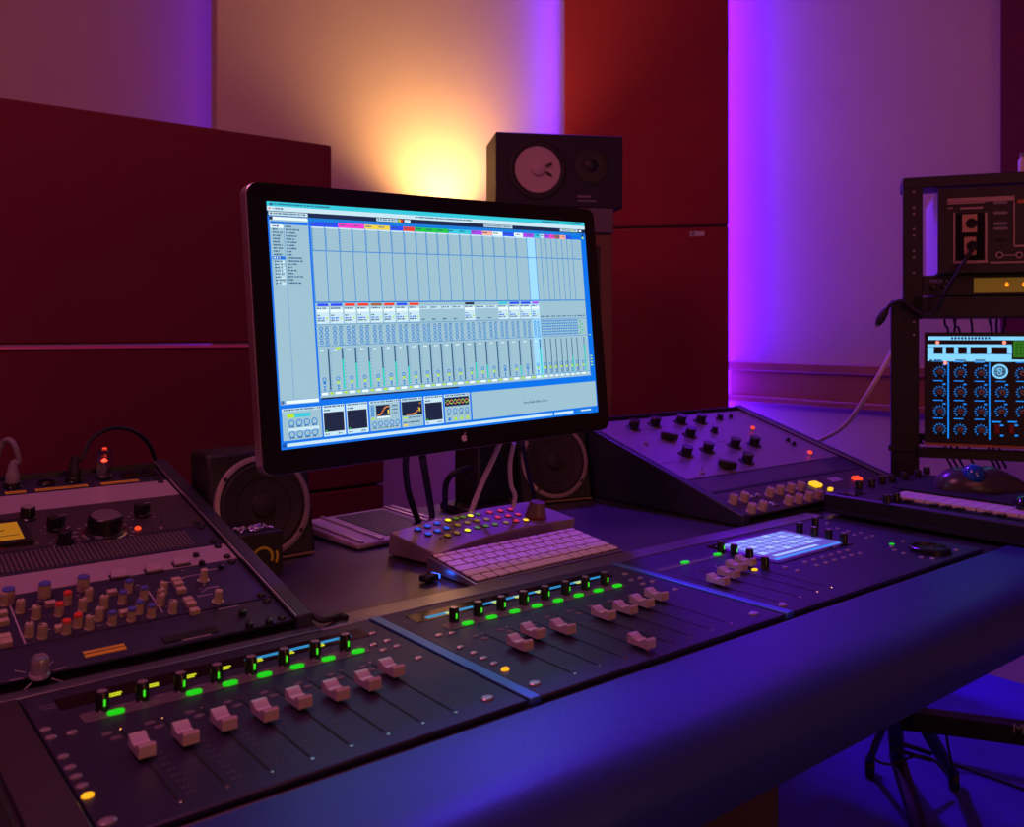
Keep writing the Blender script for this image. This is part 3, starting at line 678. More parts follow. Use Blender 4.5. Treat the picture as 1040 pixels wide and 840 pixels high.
# screen contents
UIc = {'grey': (.31, .50, .60), 'light': (.55, .75, .85), 'white': (.80, .93, 1.0), 'line': (.01, .20, .62), 'dark': (.006, .02, .07), 'blue': (.02, .07, .85), 'cyan': (.03, .55, .68), 'bord': (.0, .16, .78),
       'pink': (.95, .04, .55), 'yellow': (.85, .62, .06), 'red': (.85, .04, .02), 'green': (.01, .55, .05), 'purple': (.42, .05, .80), 'salmon': (.95, .40, .28), 'txt': (.02, .10, .22), 'teal': (.01, .62, .50), 'lime': (.45, .75, .02), 'navy': (.008, .018, .05), 'orange': (.95, .28, .05), 'hl': (.32, .68, .95), 'greyd': (.22, .36, .44), 'brown': (.35, .12, .05)}
keys = list(UIc); SM = [glow('ui_' + k, UIc[k], 1.1) for k in keys]
scr = MB()
def R_(u0, u1, v0, v1, c, lay=1):
    y = -.0012 - lay * .00012
    x0, x1 = (u0 - .5) * W, (u1 - .5) * W; z0, z1 = (.5 - v1) * Hs, (.5 - v0) * Hs
    scr.quad((x0, y, z0), (x1, y, z0), (x1, y, z1), (x0, y, z1), keys.index(c))
def dashes(u0, u1, v, h=.006, c='txt', lay=4):
    x = u0
    while x < u1 - .002:
        l = random.uniform(.002, .006); R_(x, min(x + l, u1), v, v + h, c, lay); x += l + random.choice((.0008, .001, .0025))
def disc(uc, vc, r, c, lay=4, ring=False, n=12, w=.45):
    y = -.0012 - lay * .00012; cx_, cz_ = (uc - .5) * W, (.5 - vc) * Hs
    for k in range(n):
        a0, a1 = 2 * PI * k / n, 2 * PI * (k + 1) / n; ri = r * w if ring else 0
        scr.quad((cx_ + ri * math.cos(a0), y, cz_ + ri * math.sin(a0)), (cx_ + r * math.cos(a0), y, cz_ + r * math.sin(a0)), (cx_ + r * math.cos(a1), y, cz_ + r * math.sin(a1)), (cx_ + ri * math.cos(a1), y, cz_ + ri * math.sin(a1)), keys.index(c))
R_(0, 1, 0, 1, 'bord', 0)
R_(0, 1, 0, .019, 'cyan'); R_(0, 1, .019, .038, 'light'); dashes(.012, .16, .006); disc(.009, .011, .002, 'txt'); dashes(.40, .58, .024); dashes(.83, .985, .006); dashes(.015, .04, .025); disc(.006, .028, .0014, 'red')
R_(0, 1, .038, .058, 'dark'); R_(.003, .100, .041, .056, 'light', 2); dashes(.006, .096, .045); R_(.285, .347, .042, .055, 'light', 2); dashes(.288, .345, .045); R_(.349, .354, .042, .055, 'lime', 2); R_(.355, .361, .042, .055, 'red', 2); R_(.366, .384, .042, .055, 'light', 2)
R_(.62, .72, .041, .054, 'light', 2); dashes(.623, .717, .044); R_(.90, .97, .041, .054, 'light', 2); dashes(.903, .965, .044); R_(.945, .951, .043, .052, 'lime', 5); R_(.975, .985, .043, .052, 'white', 2)
# browser
R_(.004, .100, .060, .822, 'grey', 1); R_(.012, .099, .062, .073, 'white', 3); R_(.004, .012, .061, .074, 'dark', 2)
R_(.006, .099, .080, .092, 'bord', 2); dashes(.009, .03, .083, c='txt'); dashes(.042, .06, .083, c='txt'); R_(.0375, .0383, .092, .80, 'line', 3)
R_(.006, .037, .094, .107, 'white', 2)
for i in range(11): dashes(.010, random.uniform(.022, .036), .097 + i * .0128, .006)
R_(.006, .037, .222, .235, 'bord', 3); dashes(.009, .025, .225, c='white')
for i in range(8): dashes(.011, random.uniform(.025, .036), .240 + i * .0128, .006); R_(.014, .036, .239 + i * .0128, .248 + i * .0128, 'light', 2)
for i in range(19): dashes(.042, random.uniform(.054, .088), .097 + i * .0128, .006)
R_(.004, .100, .803, .820, 'bord', 1); R_(.018, .099, .806, .819, 'white', 3); disc(.009, .812, .0022, 'navy', 4, True)
# session grid
cols = [.106] + [.141 + .0364 * i for i in range(0)]
cols = [.106, .141, .178, .213, .250, .287, .323, .360, .396, .428, .462, .496, .534, .571, .610, .648, .684, .721, .745, .768]
cols = [.106, .141, .178, .213, .250, .287, .323, .360, .396, .428, .462, .496, .534, .571, .610, .648, .686, .727, .768]
R_(.1035, .983, .060, .816, 'bord', 1); R_(.105, .980, .094, .800, 'grey', 2)
R_(.103, .983, .058, .074, 'line', 1)
tc = [('blue', .106, .178), ('pink', .178, .250), ('yellow', .250, .323), ('blue', .323, .361), ('red', .361, .396), ('green', .396, .502), ('cyan', .502, .575), ('purple', .575, .612), ('salmon', .612, .648), ('white', .648, .684), ('blue', .684, .724), ('white', .724, .757), ('purple', .757, .797), ('cyan', .797, .82), ('light', .82, .838), ('purple', .838, .857), ('pink', .857, .877), ('brown', .877, .896), ('salmon', .896, .921), ('blue', .921, .943), ('bord', .943, .98)]
for c, a, b__ in tc: R_(a, b__ - .001, .074, .0935, c, 3)
ret = [.799 + .0206 * i for i in range(7)] + [.943]
allc = cols + ret
for i, c in enumerate(allc):
    nx = allc[i + 1] if i + 1 < len(allc) else .979
    if i + 1 < len(allc): dashes(c + .003, min(nx - .004, c + .02), .079, .006, 'txt')
    R_(c - .0008, c + .0011, .094, .412, 'line', 4)
    if c < .76 and not (.395 < c < .49 and 0):
        for k in range(8): R_(c + .0012, c + .0045, .101 + k * .0118, .105 + k * .0118, 'line', 5); R_(c, nx, .1085 + k * .0118, .1093 + k * .0118, 'greyd', 3)
    elif c > .8:
        for k in range(8): R_(c, nx, .1085 + k * .0118, .1095 + k * .0118, 'line' if c > .94 else 'greyd', 3)
R_(.105, .798, .094, .100, 'light', 3)
R_(.105, .979, .193, .1965, 'line', 4)
R_(.768, .798, .094, .80, 'hl', 3); R_(.768, .798, .200, .408, 'white', 3) if 0 else None
R_(.105, .979, .408, .4135, 'line', 4)
hd = ['blue', 'blue', 'red', 'red', 'brown', 'red', 'blue', 'red', None, None, None, None, 'navy', None, None, 'cyan', 'blue', 'blue', 'purple']
for i in range(len(allc)):
    c = allc[i]; nx = allc[i + 1] if i + 1 < len(allc) else .979; wd = nx - c
    wide = i < len(cols); a, e = c + .002, nx - .002
    if wide and hd[i]: R_(a + .002, e - .001, .416, .427, hd[i], 5)
    if wide:
        full = hd[i] is not None
        if full:
            R_(a, e, .431, .500, 'light', 3); R_(a, e, .442, .452, 'white', 4); dashes(a + .001, e - .006, .433, .006); dashes(a + .001, a + .010, .463, .005); dashes(a + .001, e - .012, .474, .006, 'bord'); dashes(a + .001, e - .010, .484, .006)
            R_(e - .008, e - .004, .474, .482, 'lime', 6)
        else:
            R_(a, e, .431, .445, 'light', 3); dashes(a + .001, e - .008, .434, .006); dashes(a + .001, a + .012, .488, .006)
    else: dashes(a, e - .002, .488, .006)
    # sends
    R_(c, nx, .503, .505, 'line', 4); R_(c, nx, .592, .594, 'line', 4)
    if wide:
        for rr in range(4):
            for cc in range(2):
                disc(a + wd * (.22 + .42 * cc), .520 + rr * .0195 + cc * .006, .0031, 'line', 4, True, 10, .62); R_(a + wd * (.22 + .42 * cc) - .0004, a + wd * (.22 + .42 * cc) + .0004, .513 + rr * .0195 + cc * .006, .520 + rr * .0195 + cc * .006, 'txt', 5)
        dashes(a + wd * .55, e - .002, .511, .004)
    elif i < len(allc) - 1:
        for rr in range(6):
            for cc in range(3): disc(c + .0035 + cc * .0066, .514 + rr * .0135, .0017, 'line', 4, False, 6)
    else:
        for rr in range(5): R_(a + .004 + .009 * (rr % 2), a + .010 + .009 * (rr % 2), .515 + rr * .015, .523 + rr * .015, 'green', 5)
    # faders
    mx_ = c + wd * (.66 if wide else .5); fx = c + wd * .30
    R_(mx_, mx_ + (.0042 if wide else .003), .604, .778, 'txt', 4)
    lv = {1: .652, 2: .67, 3: .668, 4: .70, 5: .675, 6: .70, 12: .70, 13: .715, 16: .73, 18: .65, 24: .70, 26: .64}.get(i)
    if lv: R_(mx_ + .0004, mx_ + .0046, lv, .778, 'teal', 5)
    if wide:
        for k in range(12): R_(mx_ + .0065, mx_ + .0085, .608 + k * .0145, .612 + k * .0145, 'line', 4)
        dashes(c + .004, c + .014, .610, .005, 'white')
    disc(fx, .732, .0032, 'line', 4, True, 10, .6); R_(fx - .0034, fx + .0034, .741, .752, 'lime' if i not in (0, 15, 17) else 'line', 5); R_(fx - .0025, fx + .0025, .758, .766, 'line', 4); R_(fx - .0025, fx + .0025, .770, .777, 'line', 4)
    R_(c, nx, .781, .783, 'line', 4); R_(a, a + wd * .45, .786, .796, 'white', 4); R_(a + wd * .62, e - .001, .786, .795, 'lime' if wide else 'light', 4)
R_(.151, .164, .600, .608, 'lime', 6)
R_(.103, .983, .800, .806, 'grey', 3); R_(.103, 1, .806, .834, 'bord', 2); R_(.106, .50, .8065, .813, 'navy', 3)
R_(.980, 1.0, .060, .82, 'bord', 3); R_(.984, .992, .065, .075, 'dark', 5); R_(.984, .992, .078, .088, 'lime', 5); R_(.985, .992, .59, .595, 'lime', 5)
for k in range(4): R_(.984, .992, .70 + k * .016, .707 + k * .016, 'lime', 5)
# device chain
R_(.004, 1, .826, .97, 'bord', 2)
def dev(u0, u1, kind):
    R_(u0, u1, .838, .966, 'grey' if kind != 'blk' else 'light', 3); R_(u0, u1, .838, .850, 'light', 4); dashes(u0 + .004, u1 - .012, .841, .006, 'txt', 5)
    R_(u1 - .010, u1 - .007, .841, .847, 'navy', 6); R_(u1 - .005, u1 - .002, .841, .847, 'navy', 6)
    if kind == 'blk':
        dashes(u0 + .004, u0 + .02, .856, .006); R_(u0 + .002, u1 - .003, .868, .948, 'navy', 4); R_(u0 + .005, u0 + .009, .940, .946, 'green', 6); dashes(u0 + .004, u0 + .014, .955, .005); dashes(u1 - .02, u1 - .006, .955, .005)
    if kind == 'macro':
        R_(u0 + .012, u0 + .030, .860, .876, 'lime', 4); R_(u0 + .030, u0 + .070, .860, .876, 'cyan', 4)
        for rr in range(2):
            for k in range(4): disc(u0 + .022 + k * .019, .898 + rr * .045, .0048, 'line', 4, True, 12, .7); dashes(u0 + .016 + k * .019, u0 + .028 + k * .019, .910 + rr * .045, .005)
        R_(u0 + .014, u0 + .09, .918, .930, 'light', 4)
    if kind == 'curve':
        R_(u0 + .018, u0 + .056, .858, .905, 'navy', 4)
        for k in range(12):
            x = k / 11; yv = .898 - .034 / (1 + math.exp(-(x - .5) * 9)); R_(u0 + .020 + x * .030, u0 + .024 + x * .030, yv, yv + .004, 'orange', 6)
        R_(u0 + .050, u0 + .054, .880, .898, 'yellow', 6)
        for k in range(5): disc(u0 + .012 + k * .016, .938, .0040, 'line', 4, True, 12, .7); dashes(u0 + .006 + k * .016, u0 + .018 + k * .016, .952, .005)
        R_(u0 + .003, u0 + .014, .912, .918, 'lime', 5); R_(u0 + .02, u0 + .056, .908, .914, 'white', 5)
        for k in range(3): disc(u0 + .008, .865 + k * .016, .0030, 'line', 4, True, 8); dashes(u1 - .022, u1 - .006, .862 + k * .016, .005)
    if kind == 'filt':
        R_(u0 + .002, u1 - .002, .854, .915, 'navy', 4)
        for k in range(10):
            x = k / 9; yv = .908 - .045 * x ** 5; R_(u0 + .014 + x * .040, u0 + .019 + x * .040, yv, yv + .004, 'orange', 6)
        R_(u1 - .012, u1 - .008, .885, .90, 'yellow', 6); R_(u0 + .004, u0 + .018, .922, .928, 'lime', 5); dashes(u0 + .02, u1 - .004, .922, .005); dashes(u0 + .004, u1 - .01, .942, .006, 'txt'); R_(u0 + .004, u0 + .016, .953, .960, 'yellow', 5)
    if kind == 'wave':
        R_(u0 + .001, u1 - .004, .853, .893, 'dark', 4)
        for k in range(22):
            x = k / 21; R_(u0 + .003 + x * .072, u0 + .006 + x * .072, .871 + .009 * math.sin(x * 19), .875 + .009 * math.sin(x * 19), 'orange', 6); R_(u0 + .003 + x * .072, u0 + .006 + x * .072, .871 - .009 * math.sin(x * 19), .875 - .009 * math.sin(x * 19), 'lime', 6)
        for k in range(4): disc(u0 + .013 + k * .019, .915, .0040, 'line', 4, True, 12, .7); dashes(u0 + .007 + k * .019, u0 + .019 + k * .019, .928, .005); disc(u0 + .013 + k * .019, .952, .0026, ('line', 'lime', 'lime', 'lime')[k], 5)
dev(.006, .103, 'macro'); dev(.107, .164, 'blk'); dev(.168, .226, 'blk'); dev(.231, .316, 'curve'); dev(.320, .384, 'filt'); dev(.389, .446, 'blk'); dev(.451, .533, 'wave')
R_(.538, .997, .838, .966, 'grey', 3)
R_(.0, 1, .970, 1, 'bord', 3); R_(.014, .82, .977, .990, 'light', 4); disc(.007, .984, .0024, 'navy', 5, True); R_(.826, .90, .977, .990, 'light', 4); R_(.91, .975, .975, .992, 'line', 4); dashes(.93, .97, .979, .006, 'white', 6)
so = inst('lit_screen', scr.mesh('lit_screen', SM), hs)
tm = text_mesh('Drop Audio Effects Here', .0052); tm.materials.append(SM[keys.index('txt')])
to = inst('screen_writing', tm, so, ((.715 - .5) * W, -.0019, (.5 - .916) * Hs), rot=(PI / 2, 0, 0))
# arm: post behind the screen on the desk
bq = lambda p: Vector(p) - mon.location
part('foot', MB().prism(rrect(-.085, .06, -.05, .05, .02), 0, .014, XY), M_black, mon, bev=.003)
part('post', MB().prism(rrect(-.045, .045, -.03, .05, .012), .014, .24, XY), M_black, mon, bev=.003)
part('arm', MB().tube([(0, 0, .22), (-.05, -.02, .30), bq(PM + n2 * .055)], .016, 12), M_black, mon)
pl = part('mount_plate', MB().bb(-.05, .05, .042, .056, -.05, .05), M_black, mon, bev=.003); pl.location = hs.location; pl.rotation_euler = MX

# ================================================================== SPEAKERS ON THE DESK
def desk_speaker(x, y, label, lean=.21, w=.185, h=.172, D=.12, rz=0):
    t = thing('studio_speaker', label, 'speaker', (x, y, ZD), rz, group='desk speakers with grey woofer rings')
    sl, cl = math.sin(lean), math.cos(lean)
    part('cabinet', MB().prism([(0, .001), (D, .001), (D + .02, h * cl), (h * sl, h * cl)], -w / 2, w / 2, YZ), M_black, t, bev=.006)
    cz = .0855; rot = (-lean, 0, 0)
    wf = part('woofer', MB().lathe((0, 0, cz), [(.070, .0005), (.069, .003), (.063, .0055), (.056, .0035), (.026, .0012), (.0, .001)], axis=(0, -1, 0), seg=48), M_cone, t, rot=rot)
    part('trim_ring', MB().lathe((0, 0, cz), [(.0785, .0), (.0785, .0045), (.076, .006), (.0705, .006), (.0695, .004), (.0695, .0)], axis=(0, -1, 0), seg=56), M_ring, wf)
    part('dust_cap', MB().lathe((0, 0, cz), [(.020, .001), (.017, .006), (.009, .009), (0, .010)], axis=(0, -1, 0), seg=28), M_cone, wf)
    part('cone_rib', MB().lathe((0, 0, cz), [(.046, .0022), (.046, .0042), (.044, .0042), (.044, .002)], axis=(0, -1, 0), seg=40), M_cone, wf)
    for k in range(4):
        a = PI / 4 + k * PI / 2 + .12; part('screw', MB().lathe((.0735 * math.cos(a), -.0058, cz + .0735 * math.sin(a)), [(.0036, 0), (.003, .001), (0, .0012)], axis=(0, -1, 0), seg=10), M_black, wf)
    part('foot_edge', MB().bb(-w / 2 + .004, w / 2 - .004, -.0025, .0015, .001, .0045), mat('brass_edge', (.35, .25, .14), .4, .6), t)
    return t
desk_speaker(.569, 1.318, 'leaning black speaker on the desk left of the screen, above the cube', w=.166, D=.09)
desk_speaker(1.243, 1.400, 'leaning black speaker under the right corner of the screen, mostly hidden', w=.168, D=.08, rz=math.radians(-14))
# ---- small cube box with yellow mark
cu = thing('cube_speaker', 'small black cube with yellow arc mark before the left woofer', 'speaker', (.5195, 1.229, ZD), 0)
part('cabinet', MB().prism([(-.035, 0), (.030, 0), (.035, .005), (.035, .066), (-.035, .066)], 0, .064, XZ), M_black, cu, bev=.002)
def arc(cx, cz, r0, r1, a0, a1, y, n=18):
    b = MB()
    for k in range(n):
        t0 = a0 + (a1 - a0) * k / n; t1 = a0 + (a1 - a0) * (k + 1) / n
        p = [(cx + r * math.cos(t), y, cz + r * math.sin(t)) for r, t in ((r0, t0), (r1, t0), (r1, t1), (r0, t1))]; b.quad(*p)
    return b
b = arc(.004, .030, .0125, .0165, -.45, PI + .4, -.0008); g2 = arc(.004, .030, .020, .024, -.45, .35, -.0008); b.add(g2.v, g2.f); part('yellow_mark', b, M_yel, cu)
b = MB()
for k in range(70):
    x = random.uniform(-.026, .026); y = random.uniform(.012, .046); b.lathe((x, y, .0668 + random.uniform(0, .002)), [(.0006, 0), (.0020, .001), (.0020, .002), (0, .003)], axis=(random.uniform(-.6, .6), random.uniform(-.6, .6), 1), seg=7)
tag(part('bead_pile', b, M_alu, loc=(.5195, 1.229, ZD)), 'little heap of shiny silver beads on top of the small black cube', 'beads', kind='stuff')
# ================================================================== SILVER DEVICE
sv = thing('silver_module', 'flat silver desktop unit with black grille lying beneath the screen', 'audio unit', (.712, 1.292, ZD), math.radians(4))
part('body', MB().prism([(0, 0), (.20, 0), (.20, .016), (.0, .009)], 0, .215, lambda a, b, h: Vector((h, a, b))), M_greyL, sv, bev=.003)
ang = math.atan2(.007, .20)
b = MB(); b.bb(.070, .175, .02, .185, 0, .001); gr = part('grille', b, M_black, sv, loc=(0, 0, .0094), rot=(ang, 0, 0))
b = MB()
for k in range(9): b.bb(.078 + k * .0105, .082 + k * .0105, .028, .175, .001, .0016)
part('grille_ribs', b, mat('dark_rib', (.05, .045, .05), .4), gr)
for xx in (.012, .050, .188, .204): part('ridge', MB().bb(xx - .004, xx + .004, .004, .198, 0, .003), M_alu, sv, loc=(0, 0, .0093), rot=(ang, 0, 0), bev=.0008)
# ================================================================== WEDGE CONTROLLER
wc = thing('monitor_controller', 'grey wedge controller with rows of coloured lit buttons and a big knob', 'controller', (.757, 1.128, ZD), math.radians(10.5))
WW = .350; D0, D1 = .0, .108; h0, h1 = .018, .036
n = 16; vt = []; 
def front_y(t): return .014 * math.sin(PI * t)
b = MB(); vs = []
for k in range(n + 1):
    t = k / n; x = WW * t; yf = front_y(t); zz = .010 * math.sin(PI * t)
    vs += [(x, yf + .004, 0), (x, yf, h0 + .004 * math.sin(PI * t)), (x, D1 + .008 * math.sin(PI * t), h1 + .004 * math.sin(PI * t)), (x, D1 + .008 * math.sin(PI * t) + .004, 0)]
fs = []
for k in range(n):
    a = k * 4; c = a + 4
    for i in range(4): j = (i + 1) % 4; fs.append((a + i, c + i, c + j, a + j))
fs.append((0, 1, 2, 3)); fs.append((n * 4 + 3, n * 4 + 2, n * 4 + 1, n * 4))
b.add(vs, fs); part('body', b, mat('warm_grey_plastic', (.40, .36, .37), .42, var=.05), wc, bev=.002)
th = math.atan2(h1 - h0, D1 - .006); Rz = Matrix.Rotation(math.radians(10.5), 3, 'Z'); NW = Rz @ Vector((0, -math.sin(th), math.cos(th))); PW = wc.location + Rz @ Vector((0, 0, h0 + .0025))
def wl(px, py): P = hit(px, py, PW, NW) - wc.location; return Rz.transposed() @ P
cB_ = {'b': glow('btn_blue', (.03, .10, .85), .8), 'Y': glow('btn_yel', (.85, .80, .01), 1.2), 'A': glow('btn_amb', (1, .55, .01), 1.2), 'g': glow('btn_grn', (.10, .20, .015), .7), 'a': glow('btn_amd', (.28, .14, .015), .8), 'r': glow('btn_red', (.70, .03, .06), .8), 'o': glow('btn_or', (.25, .06, .02), .6)}
LB = {k: MB().lathe((0, 0, 0), [(.0052, 0), (.0052, .0012), (.004, .002), (0, .0022)], seg=18).mesh('lit_button', m) for k, m in cB_.items()}
BR = MB().lathe((0, 0, 0), [(.0064, -.001), (.0064, .0005), (.0053, .0005), (.0053, -.001)], seg=18).mesh('button_ring', M_black)
q = lambda x, y: (380 + x / 3.714, 440 + y / 3.714)
for c, L in {'b': [(165, 362), (201, 351), (237, 340), (204, 380), (239, 369), (273, 358)], 'Y': [(279, 329), (363, 312), (352, 367)], 'A': [(572, 328)], 'g': [(308, 322), (335, 317), (391, 306), (388, 356), (422, 350), (456, 344)],
             'a': [(315, 347), (351, 338), (388, 330), (424, 325), (277, 386), (312, 376), (497, 337)], 'r': [(436, 299), (476, 293), (514, 288), (467, 318), (505, 312), (543, 307), (536, 331)]}.items():
    for x, y in L:
        P = wl(*q(x, y)); o = inst('lit_button', LB[c], wc, P, rot=(th, 0, 0)); inst('button_ring', BR, o)
for x, y in [(135, 348), (150, 340), (180, 330), (208, 325), (250, 398), (268, 408)]:
    P = wl(*q(x, y)); inst('led_dot', MB().cyl((0, 0, 0), .0018, .0006, seg=10).mesh('led_dot', M_groove), wc, P, rot=(th, 0, 0))
P = wl(*q(610, 312)); k = part('volume_knob', MB().lathe((0, 0, 0), [(.0185, .003), (.0175, .006), (.0135, .024), (.0125, .026), (0, .0265)], seg=40), mat('brown_grey_knob', (.22, .15, .12), .4), wc, loc=P, rot=(th, 0, 0))
part('ring', MB().lathe((0, 0, 0), [(.0195, 0), (.0195, .003), (.0185, .0035), (0, .0035)], seg=40), M_orangekn, k)
# ================================================================== COMPUTER KEYBOARD
kt = math.atan2(.017, .115)
kb = thing('computer_keyboard', 'flat white computer keyboard in front of the grey controller', 'keyboard', (.735, .9995, ZD), math.radians(1.8))
part('base', MB().prism([(0, 0), (.118, 0), (.118, .019), (.112, .021), (0, .0055)], 0, .300, lambda a, b, h: Vector((h, a, b))), M_alu, kb, bev=.001)
part('key_well', MB().bb(.0035, .2965, .0035, .1165, .0, .0004), M_groove, kb, loc=(0, 0, .0059), rot=(math.atan2(.0155, .112), 0, 0))
rows = [[1] * 4 + [5.2] + [1] * 4 + [.9], [2.2] + [1] * 10 + [2.2], [1.8] + [1] * 11 + [1.7], [1.5] + [1] * 12 + [1.0], [1] * 13 + [1.5], [1.03] * 14]
keyc = {}
for ri, row in enumerate(rows):
    hgt = .0175 if ri < 5 else .010; y = .005 + ri * .0193; tot = sum(row); x = .004; sp = (.300 - .008) / tot
    for wk in row:
        kw = wk * sp
        kk = ('k', round(kw, 4), hgt)
        if kk not in keyc:
            keyc[kk] = MB().prism(rrect(.0014, kw - .0014, 0, hgt - .0012, .0016, 2), 0, .0022, XY).mesh('key', M_white)
        inst('key', keyc[kk], kb, (x, y, .0063 + y * math.tan(math.atan2(.0155, .112))), rot=(math.atan2(.0155, .112), 0, 0)); x += kw
# usb hub with blue led
hb = thing('usb_adapter', 'small black adapter with glowing blue light beside the white keyboard', 'adapter', (.706, 1.070, ZD), .2)
part('body', MB().bb(-.014, .012, -.008, .010, 0, .009), M_blackg, hb, bev=.003)
part('blue_light', MB().bb(.012, .0135, -.007, .009, .002, .008), glow('usb_blue', (.02, .12, 1), 4), hb)
# ================================================================== LOUDSPEAKER ON CABINET
ns = thing('monitor_loudspeaker', 'black loudspeaker with white cone lying sideways behind the screen', 'speaker', (0, 0, 0))
psv = CAM + ray(569, 338) * 2.63; ns.location = (psv.x, psv.y, 1.500); ns.rotation_euler = (0, 0, math.radians(-28.8)); 
part('cabinet', MB().bb(-.191, .191, 0, .20, 0, .215), mat('black_veneer_violet_sheen', (.012, .008, .022), .6, var=.2), ns, bev=.003)  # black cabinet, its violet sheen put into the base colour
wf = part('woofer', MB().lathe((-.068, 0, .108), [(.070, 0), (.067, .003), (.064, .001), (.030, -.016 + .017), (.020, .0012), (0, .0012)], axis=(0, -1, 0), seg=48), M_conew, ns)
wf.data = MB().lathe((-.068, -.002, .108), [(.070, .0), (.069, .001), (.024, -.0005), (.0, -.0005)], axis=(0, -1, 0), seg=48).mesh('woofer', M_conew)
part('surround', MB().lathe((-.068, 0, .108), [(.088, 0), (.087, .004), (.082, .005), (.076, .006), (.068, .003), (.068, 0)], axis=(0, -1, 0), seg=48), M_rubber, wf)
part('dust_cap', MB().lathe((-.068, -.002, .108), [(.022, -.001), (.019, .007), (.010, .011), (0, .012)], axis=(0, -1, 0), seg=28), M_conew, wf)
for s in (-1, 1): part('black_tab', MB().box((-.036, -.008, .108 + s * .013), (.020, .004, .006), 0, Matrix.Rotation(-s * .5, 3, 'Y')), M_rubber, wf, bev=.001)
tw = part('tweeter', MB().lathe((.095, 0, .125), [(.052, 0), (.052, .003), (.046, .004), (.020, .002), (.014, .006), (0, .008)], axis=(0, -1, 0), seg=40), M_black, ns)
b = MB(); b.bb(.052, .092, -.0012, 0, .030, .036); b.bb(.052, .110, -.0012, 0, .018, .022); part('badge', b, M_grey, ns)
cbn = thing('speaker_cabinet', 'tall brown framed cabinet under the loudspeaker, right of the screen', 'cabinet', (ns.location.x, ns.location.y, 0), math.radians(-28.8))
part('frame', MB().bb(-.10, .162, .01, .19, 0, 1.425), mat('brown_frame', (.18, .07, .035), .5, var=.15), cbn, bev=.003)
part('dark_inset', MB().bb(-.075, .122, .004, .0101, .06, 1.388), M_black, cbn)
part('top_block', MB().bb(.052, .162, -.002, .19, 1.426, 1.4995), mat('mauve_block', (.14, .10, .12), .5), cbn, bev=.002)
# ================================================================== UPLIGHT LAMP
lp = thing('uplighter', 'floor uplighter behind the screen casting a warm glow on the wall', 'lamp', (1.97, 2.66, .12))
part('base', MB().lathe((0, 0, -.12), [(.12, 0), (.12, .015), (.02, .025), (0, .025)], seg=32), M_black, lp)
part('pole', MB().cyl((0, 0, -.11), .011, 1.39), M_black, lp)
part('bowl', MB().lathe((0, 0, 1.27), [(.015, 0), (.06, .02), (.085, .06), (.080, .06), (.055, .026), (0, .012)], seg=32), M_black, lp)
part('bulb', MB().lathe((0, 0, 1.290), [(.012, 0), (.028, .025), (.022, .048), (0, .055)], seg=20), glow('bulb', (1, .62, .2), 10), lp)
l = bpy.data.lights.new('uplight', 'SPOT'); l.energy = 50; l.color = (1, .54, .22); l.shadow_soft_size = .04; l.spot_size = math.radians(124); l.spot_blend = 1
lo = bpy.data.objects.new('uplight', l); C.objects.link(lo); lo.location = (1.97, 2.66, 1.50); lo.rotation_euler = (Vector((1.90, 2.88, 2.35)) - lo.location).to_track_quat('-Z', 'Y').to_euler()
# LED strips
led(2.560, 2.790, -.95, .31, 9, 'violet light strip behind the left edge of the red corner panels')
led(2.968, 2.500, .30, -.954, 44, 'violet light strip behind the right edge of the red corner panels')
led(1.16, 2.990, -.97, .24, 2.0, 'violet light strip behind the left edge of the cream board')
# ================================================================== MIDI KEYBOARD (long side runs toward the camera)
mk = thing('music_keyboard', 'black music keyboard with dark knobs set along the right end of the desk', 'keyboard', (1.568, .985, .7825), -PI / 2)
part('case', MB().prism([(0, .004), (.012, 0), (.37, 0), (.37, .036), (.004, .034), (0, .031)], 0, .80, lambda a, b, h: Vector((h, a, b))), M_black, mk, bev=.002)
part('front_lip', MB().bb(.015, .79, -.010, 0, .0, .006), M_black, mk)
WK = MB().bb(.0008, .0222, 0, .12, 0, .006).mesh('white_key', M_white); BK = MB().prism([(0, 0), (.075, 0), (.072, .010), (.0, .010)], 0, .011, lambda a, b, h: Vector((h, a, b))).mesh('black_key', M_blackg)
part('key_bed', MB().bb(.105, .765, .022, .165, .0345, .0357), M_groove, mk)
for k in range(28):
    x = .110 + k * .0232; inst('white_key', WK, mk, (x, .040, .0355))
    if k % 7 in (0, 1, 3, 4, 5): inst('black_key', BK, mk, (x + .0168, .024, .0357), scale=(1, .55, .35))
DKN = MB().lathe((0, 0, 0), [(.0075, 0), (.0075, .014), (.0065, .0155), (0, .0155)], seg=20).mesh('knob', M_knobB); DKL = MB().bb(-.0005, .0005, -.0075, 0, .0155, .016).mesh('pointer_line', M_mark)
RM = Matrix.Rotation(PI / 2, 3, 'Z')
def mkl(px, py, z=.818): P = at(px, py, z) - mk.location; return RM @ P
for px, py in [(872, 496), (885, 494), (896, 491), (906, 489.5), (919, 487), (932, 484.5), (941, 481.5), (901, 511), (910, 509)]:
    P = mkl(px, py); P.z = .0355; k = inst('knob', DKN, mk, P); inst('pointer_line', DKL, k, rz=random.uniform(-1, 1))
part('panel_window', MB().bb(.022, .058, .012, .060, .0345, .0358), M_glass, mk)
